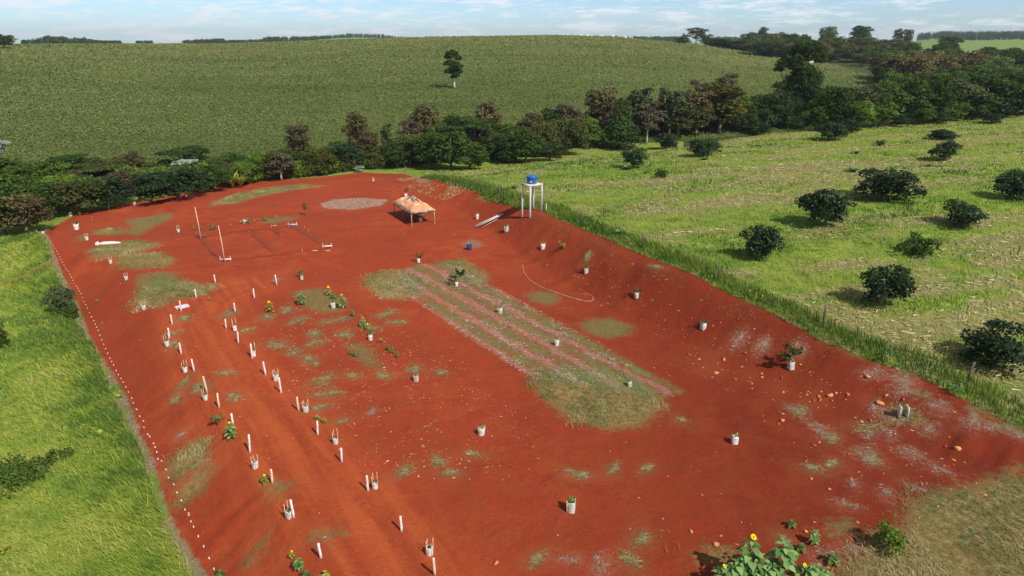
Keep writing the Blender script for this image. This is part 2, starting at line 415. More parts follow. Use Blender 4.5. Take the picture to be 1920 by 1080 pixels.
def lobes_round(n, R, H, z0, seed, rr=(.28, .42), flat_=1.0):
    """lobes spread through an ellipsoid crown of radius R between z0 and H"""
    r = np.random.default_rng(seed); out = []; cz = (z0 + H) / 2; hh = (H - z0) / 2
    for i in range(n):
        zf = -0.85 + 1.7 * (i + .5) / n; rad_ = math.sqrt(max(0, 1 - zf * zf)); a = i * 2.4 + r.uniform(-.5, .5); k = rad_ * r.uniform(.35, .85)
        s = r.uniform(*rr) * R
        out.append((math.cos(a) * k * R * .85, math.sin(a) * k * R * .85, cz + zf * hh * .78, s, s * r.uniform(.7, 1.0) * flat_))
    out.append((0, 0, cz, R * .5, hh * .6))
    return out
def blades(name, XY, hgt, wid, lean, cv, mat, rng=RNG, zoff=-.03, ldir=None, extra=None, curl=.5):
    n = len(XY); z = height(XY[:, 0], XY[:, 1]) + zoff
    a = rng.uniform(0, 2 * np.pi, n); la = rng.uniform(0, 2 * np.pi, n) if ldir is None else ldir + rng.normal(0, .7, n)
    h = hgt * rng.uniform(.6, 1.25, n); w = wid * rng.uniform(.7, 1.3, n) / 2; ln = lean * rng.uniform(.3, 1.4, n) * h
    B = np.stack([XY[:, 0], XY[:, 1], z], 1); sx = np.stack([np.cos(a), np.sin(a), 0 * a], 1) * w[:, None]
    ld = np.stack([np.cos(la), np.sin(la), 0 * a], 1)
    Mi = B + ld * (ln * .35)[:, None] + np.array([0, 0, 1]) * (h * .6)[:, None]
    T = B + ld * ln[:, None] + np.array([0, 0, 1]) * (h * (1 - curl * .35 * np.clip(lean, 0, 1)))[:, None]
    V = np.stack([B - sx, B + sx, Mi + sx * .8, Mi - sx * .8, T], 1).reshape(-1, 3)
    b = np.arange(n)[:, None] * 5; Lp = (b + np.array([[0, 1, 2, 3, 3, 2, 4]])).ravel(); S = np.tile([4, 3], n)
    A = {'rnd': np.repeat(cv, 5)}
    if extra: A.update({k: np.repeat(v, 5) for k, v in extra.items()})
    return mesh_obj(name, V, loops=Lp.astype(np.int32), sizes=S, mat=mat, attrs=A)
def litter(name, XY, length, wid, cv, mat, ang=None, rng=RNG, lift=.012, tilt=.12, spread=.5):
    n = len(XY); a = rng.uniform(0, 2 * np.pi, n) if ang is None else ang + rng.normal(0, spread, n)
    l = length * rng.uniform(.5, 1.4, n) / 2; w = wid * rng.uniform(.6, 1.4, n) / 2
    dx, dy = np.cos(a), np.sin(a); z = []
    P = []
    for s1, s2 in ((-1, -1), (1, -.5), (1.1, .5), (-1, 1)):
        x = XY[:, 0] + dx * l * s1 - dy * w * s2; y = XY[:, 1] + dy * l * s1 + dx * w * s2
        P.append(np.stack([x, y, height(x, y) + lift + rng.uniform(0, 1, n) * tilt * l], 1))
    V = np.stack(P, 1).reshape(-1, 3)
    return mesh_obj(name, V, quads=np.arange(4 * n).reshape(n, 4), mat=mat, rnd=np.repeat(cv, 4))

# ------------------------------------------------------------------ the ground: one sheet
RED_PX = [(82, 437), (140, 403), (240, 382), (330, 364), (450, 344), (600, 332), (680, 323), (760, 326), (830, 343), (900, 363), (975, 392), (1020, 396), (1090, 428),
          (1200, 476), (1330, 531), (1430, 578), (1540, 638), (1650, 682), (1720, 702), (1800, 745), (1920, 806), (2100, 900), (2300, 1150), (1920, 1150), (400, 1150), (392, 1080),
          (335, 1000), (305, 930), (292, 870), (262, 810), (238, 745), (205, 690), (172, 640), (146, 570), (120, 520), (100, 470)]
RED = wpoly(RED_PX)
i0 = RED_PX.index((2300, 1150)); RED[i0] = (30, 8); RED[i0 + 1] = (24, -14); RED[i0 + 2] = (2, -14)
GREEN = [   # short creeping grass, greener
    [(262, 515), (300, 508), (330, 512), (330, 535), (300, 548), (262, 545), (255, 530)],
    [(240, 412), (320, 398), (325, 408), (290, 425), (260, 442), (225, 437), (250, 425), (235, 418)],
    [(548, 548), (600, 540), (640, 560), (650, 580), (610, 587), (575, 580)],
    [(650, 645), (680, 645), (700, 662), (712, 690), (692, 687), (665, 668)],
    [(985, 552), (1010, 546), (1040, 550), (1052, 562), (1030, 572), (1000, 567)],
    [(1085, 608), (1110, 598), (1150, 598), (1188, 612), (1175, 628), (1140, 635), (1105, 625)],
    [(500, 410), (560, 404), (555, 411), (510, 419), (488, 418)],
    [(590, 995), (640, 1000), (615, 1015), (575, 1010)], [(500, 905), (545, 905), (530, 925), (505, 930)], [(455, 1055), (500, 1000), (500, 1020), (470, 1055)],
    [(1545, 620), (1585, 640), (1575, 650), (1545, 638)], [(1590, 648), (1620, 652), (1625, 668), (1600, 668)], [(1640, 662), (1665, 670), (1655, 680), (1635, 672)],
    [(1680, 685), (1715, 690), (1710, 705), (1685, 702)], [(1820, 755), (1870, 765), (1860, 780), (1820, 778)], [(1860, 782), (1920, 785), (1930, 810), (1880, 808)],
    [(1700, 735), (1740, 735), (1735, 748)], [(1720, 775), (1740, 790), (1690, 795), (1680, 780)], [(1555, 985), (1590, 975), (1600, 1000), (1560, 1005)],
    [(145, 442), (160, 440), (158, 452), (142, 452)]]
TAN = [     # mown dry grass over the soil
    [(165, 470), (200, 455), (250, 450), (300, 456), (285, 466), (250, 476), (200, 485), (170, 482)],
    [(215, 487), (250, 476), (300, 474), (330, 487), (320, 497), (260, 505), (225, 500)],
    [(262, 545), (300, 520), (345, 525), (408, 540), (380, 552), (330, 560), (300, 575), (258, 578), (250, 560)],
    [(400, 378), (450, 362), (520, 348), (575, 345), (600, 350), (540, 358), (480, 370), (440, 382), (400, 385)],
    [(175, 440), (180, 430), (235, 428), (225, 440)],
    [(680, 520), (720, 508), (760, 512), (790, 530), (790, 545), (760, 560), (715, 560), (690, 540)],
    [(820, 490), (870, 488), (912, 515), (915, 530), (880, 530), (850, 510)],
    [(1000, 712), (1060, 690), (1140, 690), (1200, 715), (1240, 745), (1245, 765), (1200, 800), (1130, 805), (1060, 780), (1010, 740)],
    [(310, 880), (330, 855), (370, 820), (392, 825), (390, 850), (350, 890), (320, 905)], [(325, 945), (340, 910), (380, 875), (397, 880), (380, 920), (350, 945)],
    [(2000, 870), (1920, 880), (1850, 898), (1800, 915), (1730, 922), (1700, 950), (1690, 990), (1640, 1010), (1590, 1060), (1560, 1150), (2200, 1150)],
    [(895, 360), (925, 345), (920, 358)], [(895, 372), (935, 362), (925, 375)], [(1390, 1035), (1350, 1060), (1310, 1050), (1330, 1030)]]
SMALL = [(497, 597, 16), (540, 582, 14), (559, 599, 16), (620, 601, 20), (645, 624, 16), (588, 628, 14), (526, 645, 18), (592, 645, 16), (574, 678, 18), (551, 662, 14), (605, 714, 22),
         (663, 705, 10), (724, 703, 14), (610, 740, 16), (600, 765, 12), (760, 882, 16), (820, 863, 13), (890, 852, 10), (845, 887, 10), (690, 613, 14), (720, 590, 16), (745, 605, 14),
         (1080, 890, 12), (1200, 1010, 16), (1010, 1045, 14), (1090, 890, 8), (1275, 787, 8), (430, 590, 14), (345, 600, 14), (325, 625, 10), (325, 648, 10), (375, 725, 16), (350, 715, 12),
         (440, 745, 12), (330, 752, 10), (425, 700, 12), (1500, 770, 14), (1560, 820, 14), (1620, 800, 20), (1640, 860, 14), (1530, 880, 16), (1560, 870, 10), (1690, 780, 26), (1470, 1010, 12),
         (780, 690, 12), (826, 700, 10), (370, 870, 8), (372, 845, 8), (640, 790, 8), (1180, 1050, 18), (460, 620, 10), (1150, 880, 10), (1210, 880, 10), (1100, 480, 8), (1230, 500, 10)]
GREYW = [(1488, 768, 12), (1642, 765, 12), (1697, 726, 22), (1765, 765, 18), (1822, 791, 20), (1848, 800, 14), (1668, 815, 14), (1629, 815, 12), (1710, 851, 24), (1613, 848, 16), (1629, 859, 14),
         (1587, 947, 12), (1660, 924, 12), (1723, 916, 12), (1546, 810, 14), (1690, 710, 16), (1127, 1060, 20), (1070, 1050, 12), (1640, 700, 16), (1430, 650, 16), (1385, 640, 16), (1500, 655, 12), (1395, 475, 10),
         (1905, 815, 16), (1530, 800, 14), (1670, 780, 16), (1740, 805, 14), (1600, 905, 10), (1760, 880, 14), (1550, 1040, 20), (1600, 1030, 14), (700, 770, 6), (520, 525, 8), (340, 815, 8)]
ROWS = [(745, 508), (790, 495), (850, 495), (890, 520), (985, 572), (1130, 650), (1285, 735), (1250, 745), (1000, 708), (880, 632), (830, 595), (775, 560)]
TRK = [(455, 540), (400, 560), (375, 600), (385, 640), (430, 720), (500, 800), (590, 900), (680, 1000), (760, 1100), (840, 1200)]
wG = [wpoly(p) for p in GREEN]; wT = [wpoly(p) for p in TAN]; wR = wpoly(ROWS); wTR = wpoly(TRK)
wGRAV = [wpoly([(600, 383), (625, 374), (680, 371), (728, 375), (715, 386), (660, 394), (610, 391)]), wpoly([(865, 458), (885, 448), (903, 455), (905, 462), (880, 467)])]
wDEAD = wpoly([(78, 432), (92, 445), (112, 500), (128, 540), (150, 600), (185, 640), (205, 690), (240, 770), (275, 830), (300, 900), (335, 990), (395, 1100)])
wPATH = wpoly([(-40, 545), (20, 528), (60, 508), (100, 492), (125, 490)])
wORG = [(at(u, v), r) for u, v, r in [(1330, 690, 60), (1530, 745, 60), (1640, 755, 40), (1340, 660, 45), (1560, 800, 40), (1460, 730, 50), (1180, 570, 20), (250, 478, 16), (190, 470, 14), (230, 395, 30), (470, 392, 14), (1400, 700, 40)]]
RA, RB = ats([(800, 540), (1130, 735)]); rdir = (RB - RA)[:2]; rdir /= np.linalg.norm(rdir); rnor = np.array([-rdir[1], rdir[0]])
blobW = [(a, b, r / ppm(p)) for (p, r), (a, b) in [((q, r), q[:2]) for q, r in [(at(u, v), r) for u, v, r in SMALL]]]
greyW = [(q[0], q[1], r / ppm(q)) for q, r in [(at(u, v), r) for u, v, r in GREYW]]
orgW = [(q[0], q[1], r / ppm(q)) for q, r in wORG]
def blobs(B, x, y, stretch=1.0):
    out = np.full(x.shape, -5.0)
    for bx, by, r in B:
        h_ = math.sin(bx * 12.9 + by * 7.3) * 1.2; c_, s_ = math.cos(h_), math.sin(h_)
        d = r - np.hypot((x - bx) * c_ + (y - by) * s_, ((y - by) * c_ - (x - bx) * s_) * 1.5)
        out = np.maximum(out, d)
    return out
def upoly(PS, x, y):
    out = np.full(x.shape, -5.0)
    for p in PS:
        A = np.array(p); lo = A.min(0) - 5; hi = A.max(0) + 5; m_ = (x > lo[0]) & (x < hi[0]) & (y > lo[1]) & (y < hi[1])
        if m_.any(): out[m_] = np.maximum(out[m_], polysd(p, x[m_], y[m_]))
    return out
def masks(x, y):
    """signed distances (metres, positive inside) of every kind of ground cover"""
    r = np.hypot(x, y); az = np.degrees(np.arctan2(x, y)); A = {}
    far = r > 170; n = ~far; xn, yn = x[n], y[n]
    def put(k, v, f=-5.0): a = np.full(x.shape, f); a[n] = np.clip(v, -5, 5); A[k] = a
    put('m_red', polysd(RED, xn, yn)); put('m_green', upoly(wG, xn, yn)); put('m_tan', upoly(wT, xn, yn)); put('m_blob', blobs(blobW, xn, yn))
    put('m_rows', polysd(wR, xn, yn)); put('m_grey', blobs(greyW, xn, yn)); put('m_orange', blobs(orgW, xn, yn)); put('m_gravel', upoly(wGRAV, xn, yn))
    put('m_track', 2.2 - linesd(wTR, xn, yn)); put('m_dead', .30 - linesd(wDEAD, xn, yn)); put('m_path', .28 - linesd(wPATH, xn, yn))
    put('m_lane', np.maximum.reduce([.35 - linesd([a, b], xn, yn) for a, b in LANES]))
    A['rowc'] = (x - RA[0]) * rnor[0] + (y - RA[1]) * rnor[1]
    rv = np.interp(az, VAZ, VR); w = r - rv
    lim = np.interp(az, [-60, 14, 17, 19.5, 23, 26.5, 27.5, 30], [480, 480, 470, 450, 400, 330, 260, 0]) + 30 * (az < -10)
    A['m_soy'] = np.clip(np.minimum(w - 10, lim - r), -5, 5)
    A['m_wood'] = np.where(r < 600, np.clip(np.where(az > 14, np.minimum(w + 12, 620 - r), -5), -5, 5), -5)
    A['corn'] = corn(x, y)
    return A
def corn(x, y):
    """how much dry maize stubble shows among the grass of the right-hand field"""
    u = x * .96 + y * .28; v = -.28 * x + .96 * y
    f = fbm(u * .035 + 3, v * .48, 3) * .55 + fbm(u * .3, v * .9, 3) * .45
    return np.clip((f - .49) * 9, 0, 1)
LANES = []
for a, b in [((475, 438), (521, 477)), ((516, 432), (531, 444)), ((550, 424), (612, 461)), ((378, 447), (415, 487)), ((560, 424), (615, 457)), ((430, 488), (520, 478)), ((520, 478), (608, 465)), ((385, 443), (475, 431)), ((475, 431), (545, 425))]:
    LANES.append(tuple(wpoly([a, b])))
radii = 5 * np.exp(np.arange(0, 760) * .0105); radii = radii[radii < 5600]
azs = np.concatenate([np.arange(-50, 50, .19), np.arange(50, 310, 3.0)]); nr, na = len(radii), len(azs)
AZ, R2 = np.meshgrid(np.radians(azs), radii); gx = (R2 * np.sin(AZ)).ravel(); gy = (R2 * np.cos(AZ)).ravel()
gx = np.append(gx, 0); gy = np.append(gy, 0)
gz = height(gx, gy); iy, ix = np.meshgrid(np.arange(nr - 1), np.arange(na), indexing='ij'); jx = (ix + 1) % na
Q = np.stack([iy * na + ix, iy * na + jx, (iy + 1) * na + jx, (iy + 1) * na + ix], -1).reshape(-1, 4)[:, ::-1]
c0 = nr * na; T3 = np.stack([np.full(na, c0), np.arange(na), (np.arange(na) + 1) % na], 1)[:, ::-1]

m, t = material('ground_cover')
pos = t.n('ShaderNodeNewGeometry').outputs['Position']
nA = t.noise(pos, .12, 3, .5); nB = t.noise(pos, .7, 5, .6); nC = t.noise(pos, 3.2, 5, .65); nD = t.noise(pos, 14, 4, .7); nE = t.noise(pos, 45, 3, .7)
def mask(name, amp=.8, w=.12, bias=0.0, nz=None, amp2=.5):
    a = t.math('MULTIPLY', t.math('SUBTRACT', nz if nz is not None else nC, .5), amp); b = t.math('MULTIPLY', t.math('SUBTRACT', nD, .5), amp2)
    s = t.math('ADD', t.math('ADD', t.math('ADD', t.attr(name), a), b), bias)
    return t.ramp(s, -w, w)
# pasture and field earth under the blades
pas = t.mix(t.ramp(nB, .35, .65), (.12, .20, .028), (.24, .28, .045)); pas = t.mix(t.ramp(nC, .5, .75), pas, (.09, .15, .024))
stub = t.mix(t.ramp(nD, .4, .6), (.30, .24, .12), (.16, .13, .06)); co = t.attr('corn')
sx = t.n('ShaderNodeSeparateXYZ', Vector=pos); right = t.ramp(sx.outputs[0], -8, 2)
pas = t.mix(t.math('MULTIPLY', t.math('MULTIPLY', co, .7), right), pas, stub)
pas = t.mix(t.math('MULTIPLY', t.ramp(nD, .55, .8), .5), pas, (.16, .06, .03))
dist = t.n('ShaderNodeVectorMath', {'operation': 'LENGTH'}, i0=pos).outputs[1]
pas = t.mix(t.ramp(dist, 480, 620), pas, (.15, .215, .05))
# soya crop
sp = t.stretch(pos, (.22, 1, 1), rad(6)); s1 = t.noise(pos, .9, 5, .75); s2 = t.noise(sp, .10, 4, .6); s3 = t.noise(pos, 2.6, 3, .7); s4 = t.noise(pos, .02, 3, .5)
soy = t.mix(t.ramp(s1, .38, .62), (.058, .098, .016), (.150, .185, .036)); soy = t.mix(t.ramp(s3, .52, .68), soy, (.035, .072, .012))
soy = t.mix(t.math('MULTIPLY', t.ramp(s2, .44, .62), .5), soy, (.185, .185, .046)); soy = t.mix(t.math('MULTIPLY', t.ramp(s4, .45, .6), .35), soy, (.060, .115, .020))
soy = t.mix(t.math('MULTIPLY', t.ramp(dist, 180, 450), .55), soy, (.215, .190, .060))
# red soil
red = t.mix(t.ramp(nA, .35, .65), (.262, .045, .014), (.345, .063, .019)); red = t.mix(t.ramp(nB, .38, .62), red, (.300, .043, .0145)); red = t.mix(t.math('MULTIPLY', t.ramp(t.noise(pos, .28, 4, .6, .8), .52, .66), .45), red, (.225, .034, .012))
red = t.mix(t.math('MULTIPLY', t.ramp(nD, .52, .72), .6), red, (.18, .024, .014)); red = t.mix(t.math('MULTIPLY', t.ramp(nE, .6, .75), .55), red, (.42, .10, .055))
stk = t.noise(t.stretch(pos, (.30, 3.0, 1), rad(-42)), 1.3, 4, .7)
red = t.mix(t.math('MULTIPLY', t.ramp(nC, .5, .68), .4), red, (.205, .031, .011))
red = t.mix(t.math('MULTIPLY', t.ramp(stk, .56, .72), .45), red, (.20, .026, .015))
trkn = t.noise(t.stretch(pos, (.12, 1.6, 1), rad(-122)), 1.0, 4, .6)
red = t.mix(t.math('MULTIPLY', t.ramp(t.attr('m_track'), -1.6, 1.0), t.ramp(trkn, .35, .65, .15, .8)), red, (.42, .085, .024))
rut = t.math('ABSOLUTE', t.math('SUBTRACT', t.math('ADD', t.attr('m_track'), t.math('MULTIPLY', t.math('SUBTRACT', nB, .5), .5)), 1.35)); red = t.mix(t.math('MULTIPLY', t.ramp(rut, .38, .12), t.ramp(nC, .35, .6, .1, .5)), red, (.24, .036, .012))
red = t.mix(t.math('MULTIPLY', mask('m_orange', 4.5, 1.2, -.6, nz=nB, amp2=2.0), .5), red, (.42, .10, .035))
damp_and_falloff = t.n('ShaderNodeMix', {'data_type': 'RGBA', 'blend_type': 'MULTIPLY'}); t.put(damp_and_falloff.inputs[0], t.math('MULTIPLY', t.ramp(t.math('ADD', sx.outputs[0], t.math('MULTIPLY', t.math('SUBTRACT', nA, .5), 14.0)), -5, 15), .95)); t.put(damp_and_falloff.inputs[6], red); t.put(damp_and_falloff.inputs[7], (.58, .54, .56)); red = damp_and_falloff.outputs[2]  # damp soil, plus backscatter and vignette falloff painted in, darkening to the right
red = t.mix(t.math('MULTIPLY', mask('m_lane', .3, .1), .6), red, (.19, .030, .010))
tanc = t.mix(t.ramp(nC, .38, .60), (.27, .255, .105), (.140, .165, .050)); tanc = t.mix(t.math('MULTIPLY', t.ramp(nD, .5, .7), .5), tanc, (.36, .31, .16)); tanc = t.mix(t.math('MULTIPLY', t.ramp(nB, .5, .65), .5), tanc, (.11, .14, .035)); tanc = t.mix(t.math('MULTIPLY', t.ramp(nE, .56, .68), .4), tanc, (.26, .08, .03))
grc = t.mix(t.ramp(nD, .35, .65), (.150, .205, .070), (.095, .160, .060)); grc = t.mix(t.math('MULTIPLY', t.ramp(nE, .50, .66), .75), grc, (.28, .075, .03))
thin = t.ramp(t.math('ADD', nD, t.math('MULTIPLY', nC, .6)), .62, .86)
red = t.mix(t.math('MULTIPLY', mask('m_tan', 2.6, .45, 0, amp2=1.6), t.ramp(thin, 0, 1, 1, .55)), red, tanc)
bl = t.math('MULTIPLY', mask('m_blob', 2.4, .9, .1, amp2=2.0), t.ramp(nE, .35, .65, .05, .6)); red = t.mix(bl, red, tanc)
red = t.mix(t.math('MULTIPLY', mask('m_green', 2.6, .45, 0, amp2=1.6), t.ramp(thin, 0, 1, .95, .55)), red, grc)
rc_ = t.math('ADD', t.math('MULTIPLY', t.attr('rowc'), 2 * math.pi / 1.5), t.math('MULTIPLY', t.math('SUBTRACT', nB, .5), 5.5))
rs = t.math('SINE', rc_); inrow = mask('m_rows', .9, .25)
gm = t.ramp(t.math('ADD', rs, t.math('MULTIPLY', t.math('SUBTRACT', nC, .5), 8.0)), -1.3, .6)
red = t.mix(t.math('MULTIPLY', t.math('MULTIPLY', inrow, gm), t.ramp(nB, .3, .6, .35, .8)), red, grc)
sm = t.math('MULTIPLY', t.ramp(t.math('ADD', t.math('MULTIPLY', rs, -.22), t.math('ADD', nE, t.math('MULTIPLY', nC, .35))), .74, .86), inrow)
red = t.mix(t.math('MULTIPLY', sm, .3), red, (.44, .32, .27))
red = t.mix(t.math('MULTIPLY', mask('m_grey', 2.6, .8, .0, amp2=1.6), t.ramp(nE, .42, .6, .05, .6)), red, (.36, .23, .16))
red = t.mix(mask('m_gravel', 1.8, .4, amp2=1.4), red, t.mix(t.ramp(nE, .4, .6), (.34, .18, .12), (.17, .07, .04)))
deadc = t.mix(t.ramp(nD, .4, .6), (.28, .20, .13), (.18, .14, .08))
base = t.mix(mask('m_path', 1.2, .2), pas, (.30, .09, .035))
wood = mask('m_wood', 1, 1, nz=nB); base = t.mix(wood, base, (.05, .062, .020))
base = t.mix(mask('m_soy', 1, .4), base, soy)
base = t.mix(t.math('MULTIPLY', mask('m_dead', 2.6, .2, nz=nB, amp2=.8), .9), base, deadc)
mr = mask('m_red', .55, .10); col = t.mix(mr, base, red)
ms = mask('m_soy', 1, .4)
hgt_ = t.math('ADD', t.math('MULTIPLY', nC, .35), t.math('ADD', t.math('MULTIPLY', nD, .25), t.math('MULTIPLY', nE, .10)))
hs = t.math('MULTIPLY', t.math('ADD', s1, t.math('MULTIPLY', s3, .7)), 3.2)
hh = t.n('ShaderNodeMix', {'data_type': 'FLOAT'}); t.put(hh.inputs[0], ms); t.put(hh.inputs[2], hgt_); t.put(hh.inputs[3], hs)
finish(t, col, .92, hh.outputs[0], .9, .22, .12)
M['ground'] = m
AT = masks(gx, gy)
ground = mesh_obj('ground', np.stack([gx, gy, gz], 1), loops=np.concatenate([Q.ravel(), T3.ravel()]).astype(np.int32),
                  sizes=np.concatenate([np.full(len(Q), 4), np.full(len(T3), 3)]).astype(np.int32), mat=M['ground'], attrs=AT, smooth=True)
tag(ground, kind='structure')

# ------------------------------------------------------------------ trees
def PT(kind, leaf, seed, **k):
    if kind == 'round': lob = lobes_round(15, 3.4, 8, .5, seed); a = dict(per=85, trunk_r=.2, trunk_h=2.2)
    elif kind == 'dome': lob = lobes_round(16, 4.2, 7, .8, seed, (.25, .36), .8); a = dict(per=85, trunk_r=.2, trunk_h=2.6)
    elif kind == 'column': lob = lobes_round(18, 2.4, 11, 1.0, seed, (.36, .52)); a = dict(per=95, trunk_r=.2, trunk_h=4)
    elif kind == 'airy': lob = lobes_round(14, 3.0, 10, 1.8, seed, (.28, .42)); a = dict(per=95, trunk_r=.16, trunk_h=4, inner=.2, sub=4, bark='palebark')
    elif kind == 'cone': lob = [(random.uniform(-.2, .2), random.uniform(-.2, .2), 1.6 + i * .95, max(.5, 3.4 - i * .36), .9) for i in range(9)]; a = dict(per=70, trunk_r=.2, trunk_h=3)
    elif kind == 'flat': lob = [(l[0] * 1.25, l[1] * 1.25, 4.2 + l[2] * .25 + (i % 3) * .25, l[3] * 1.1, l[4] * .32) for i, l in enumerate(lobes_round(14, 3.4, 8, 1.6, seed))]; a = dict(per=90, trunk_r=.16, trunk_h=2.8)
    a.update(k); ls = a.pop('leaf_size', .38)
    name = {'round': 'broadleaf_tree', 'dome': 'spreading_tree', 'column': 'tall_tree', 'airy': 'thin_crowned_tree', 'cone': 'conical_tree', 'flat': 'flat_topped_tree'}[kind]
    H = {'round': 8, 'dome': 7, 'column': 11, 'airy': 10, 'cone': 10.3, 'flat': 6.3}[kind]; Wd = {'round': 7.2, 'dome': 8.6, 'column': 5.4, 'airy': 6.2, 'cone': 6.6, 'flat': 8.6}[kind]
    return Proto(make_tree(name, leaf, lob, ls, seed=seed, **a)), H, Wd
TP = {}
def tp(kind, leaf):
    k = kind + leaf
    if k not in TP: TP[k] = PT(kind, leaf, len(TP) + 11)
    return TP[k]
WORDS = {'green': 'mid green', 'dark': 'dark green', 'bright': 'bright green', 'olive': 'olive green', 'brown': 'brownish dry leaved', 'mauve': 'mauve brown', 'gold': 'golden green',
         'greygreen': 'grey green', 'pale': 'silvery white leaved', 'citrus': 'glossy dark green'}
SHAPE = {'round': 'bushy tree', 'dome': 'broad domed tree', 'column': 'tall narrow tree', 'airy': 'thin airy tree', 'cone': 'conical tree', 'flat': 'flat topped feathery tree'}
def tree_px(cx, base, top, w, kind, leaf, label=None, group=None, sc_min=.25, lean=0.0, p=None):
    p = p if p is not None else at(cx, base); P, H, Wd = tp(kind, leaf); h = size_at(p, 0, top); s = max(h / H, sc_min); sw = w / ppm(p) / (Wd * .72)
    o = P.place((p[0], p[1], p[2] - .15), random.uniform(0, 6.28), (sw, sw, s), label, 'tree', group, tilt=(lean, 0))
    return o
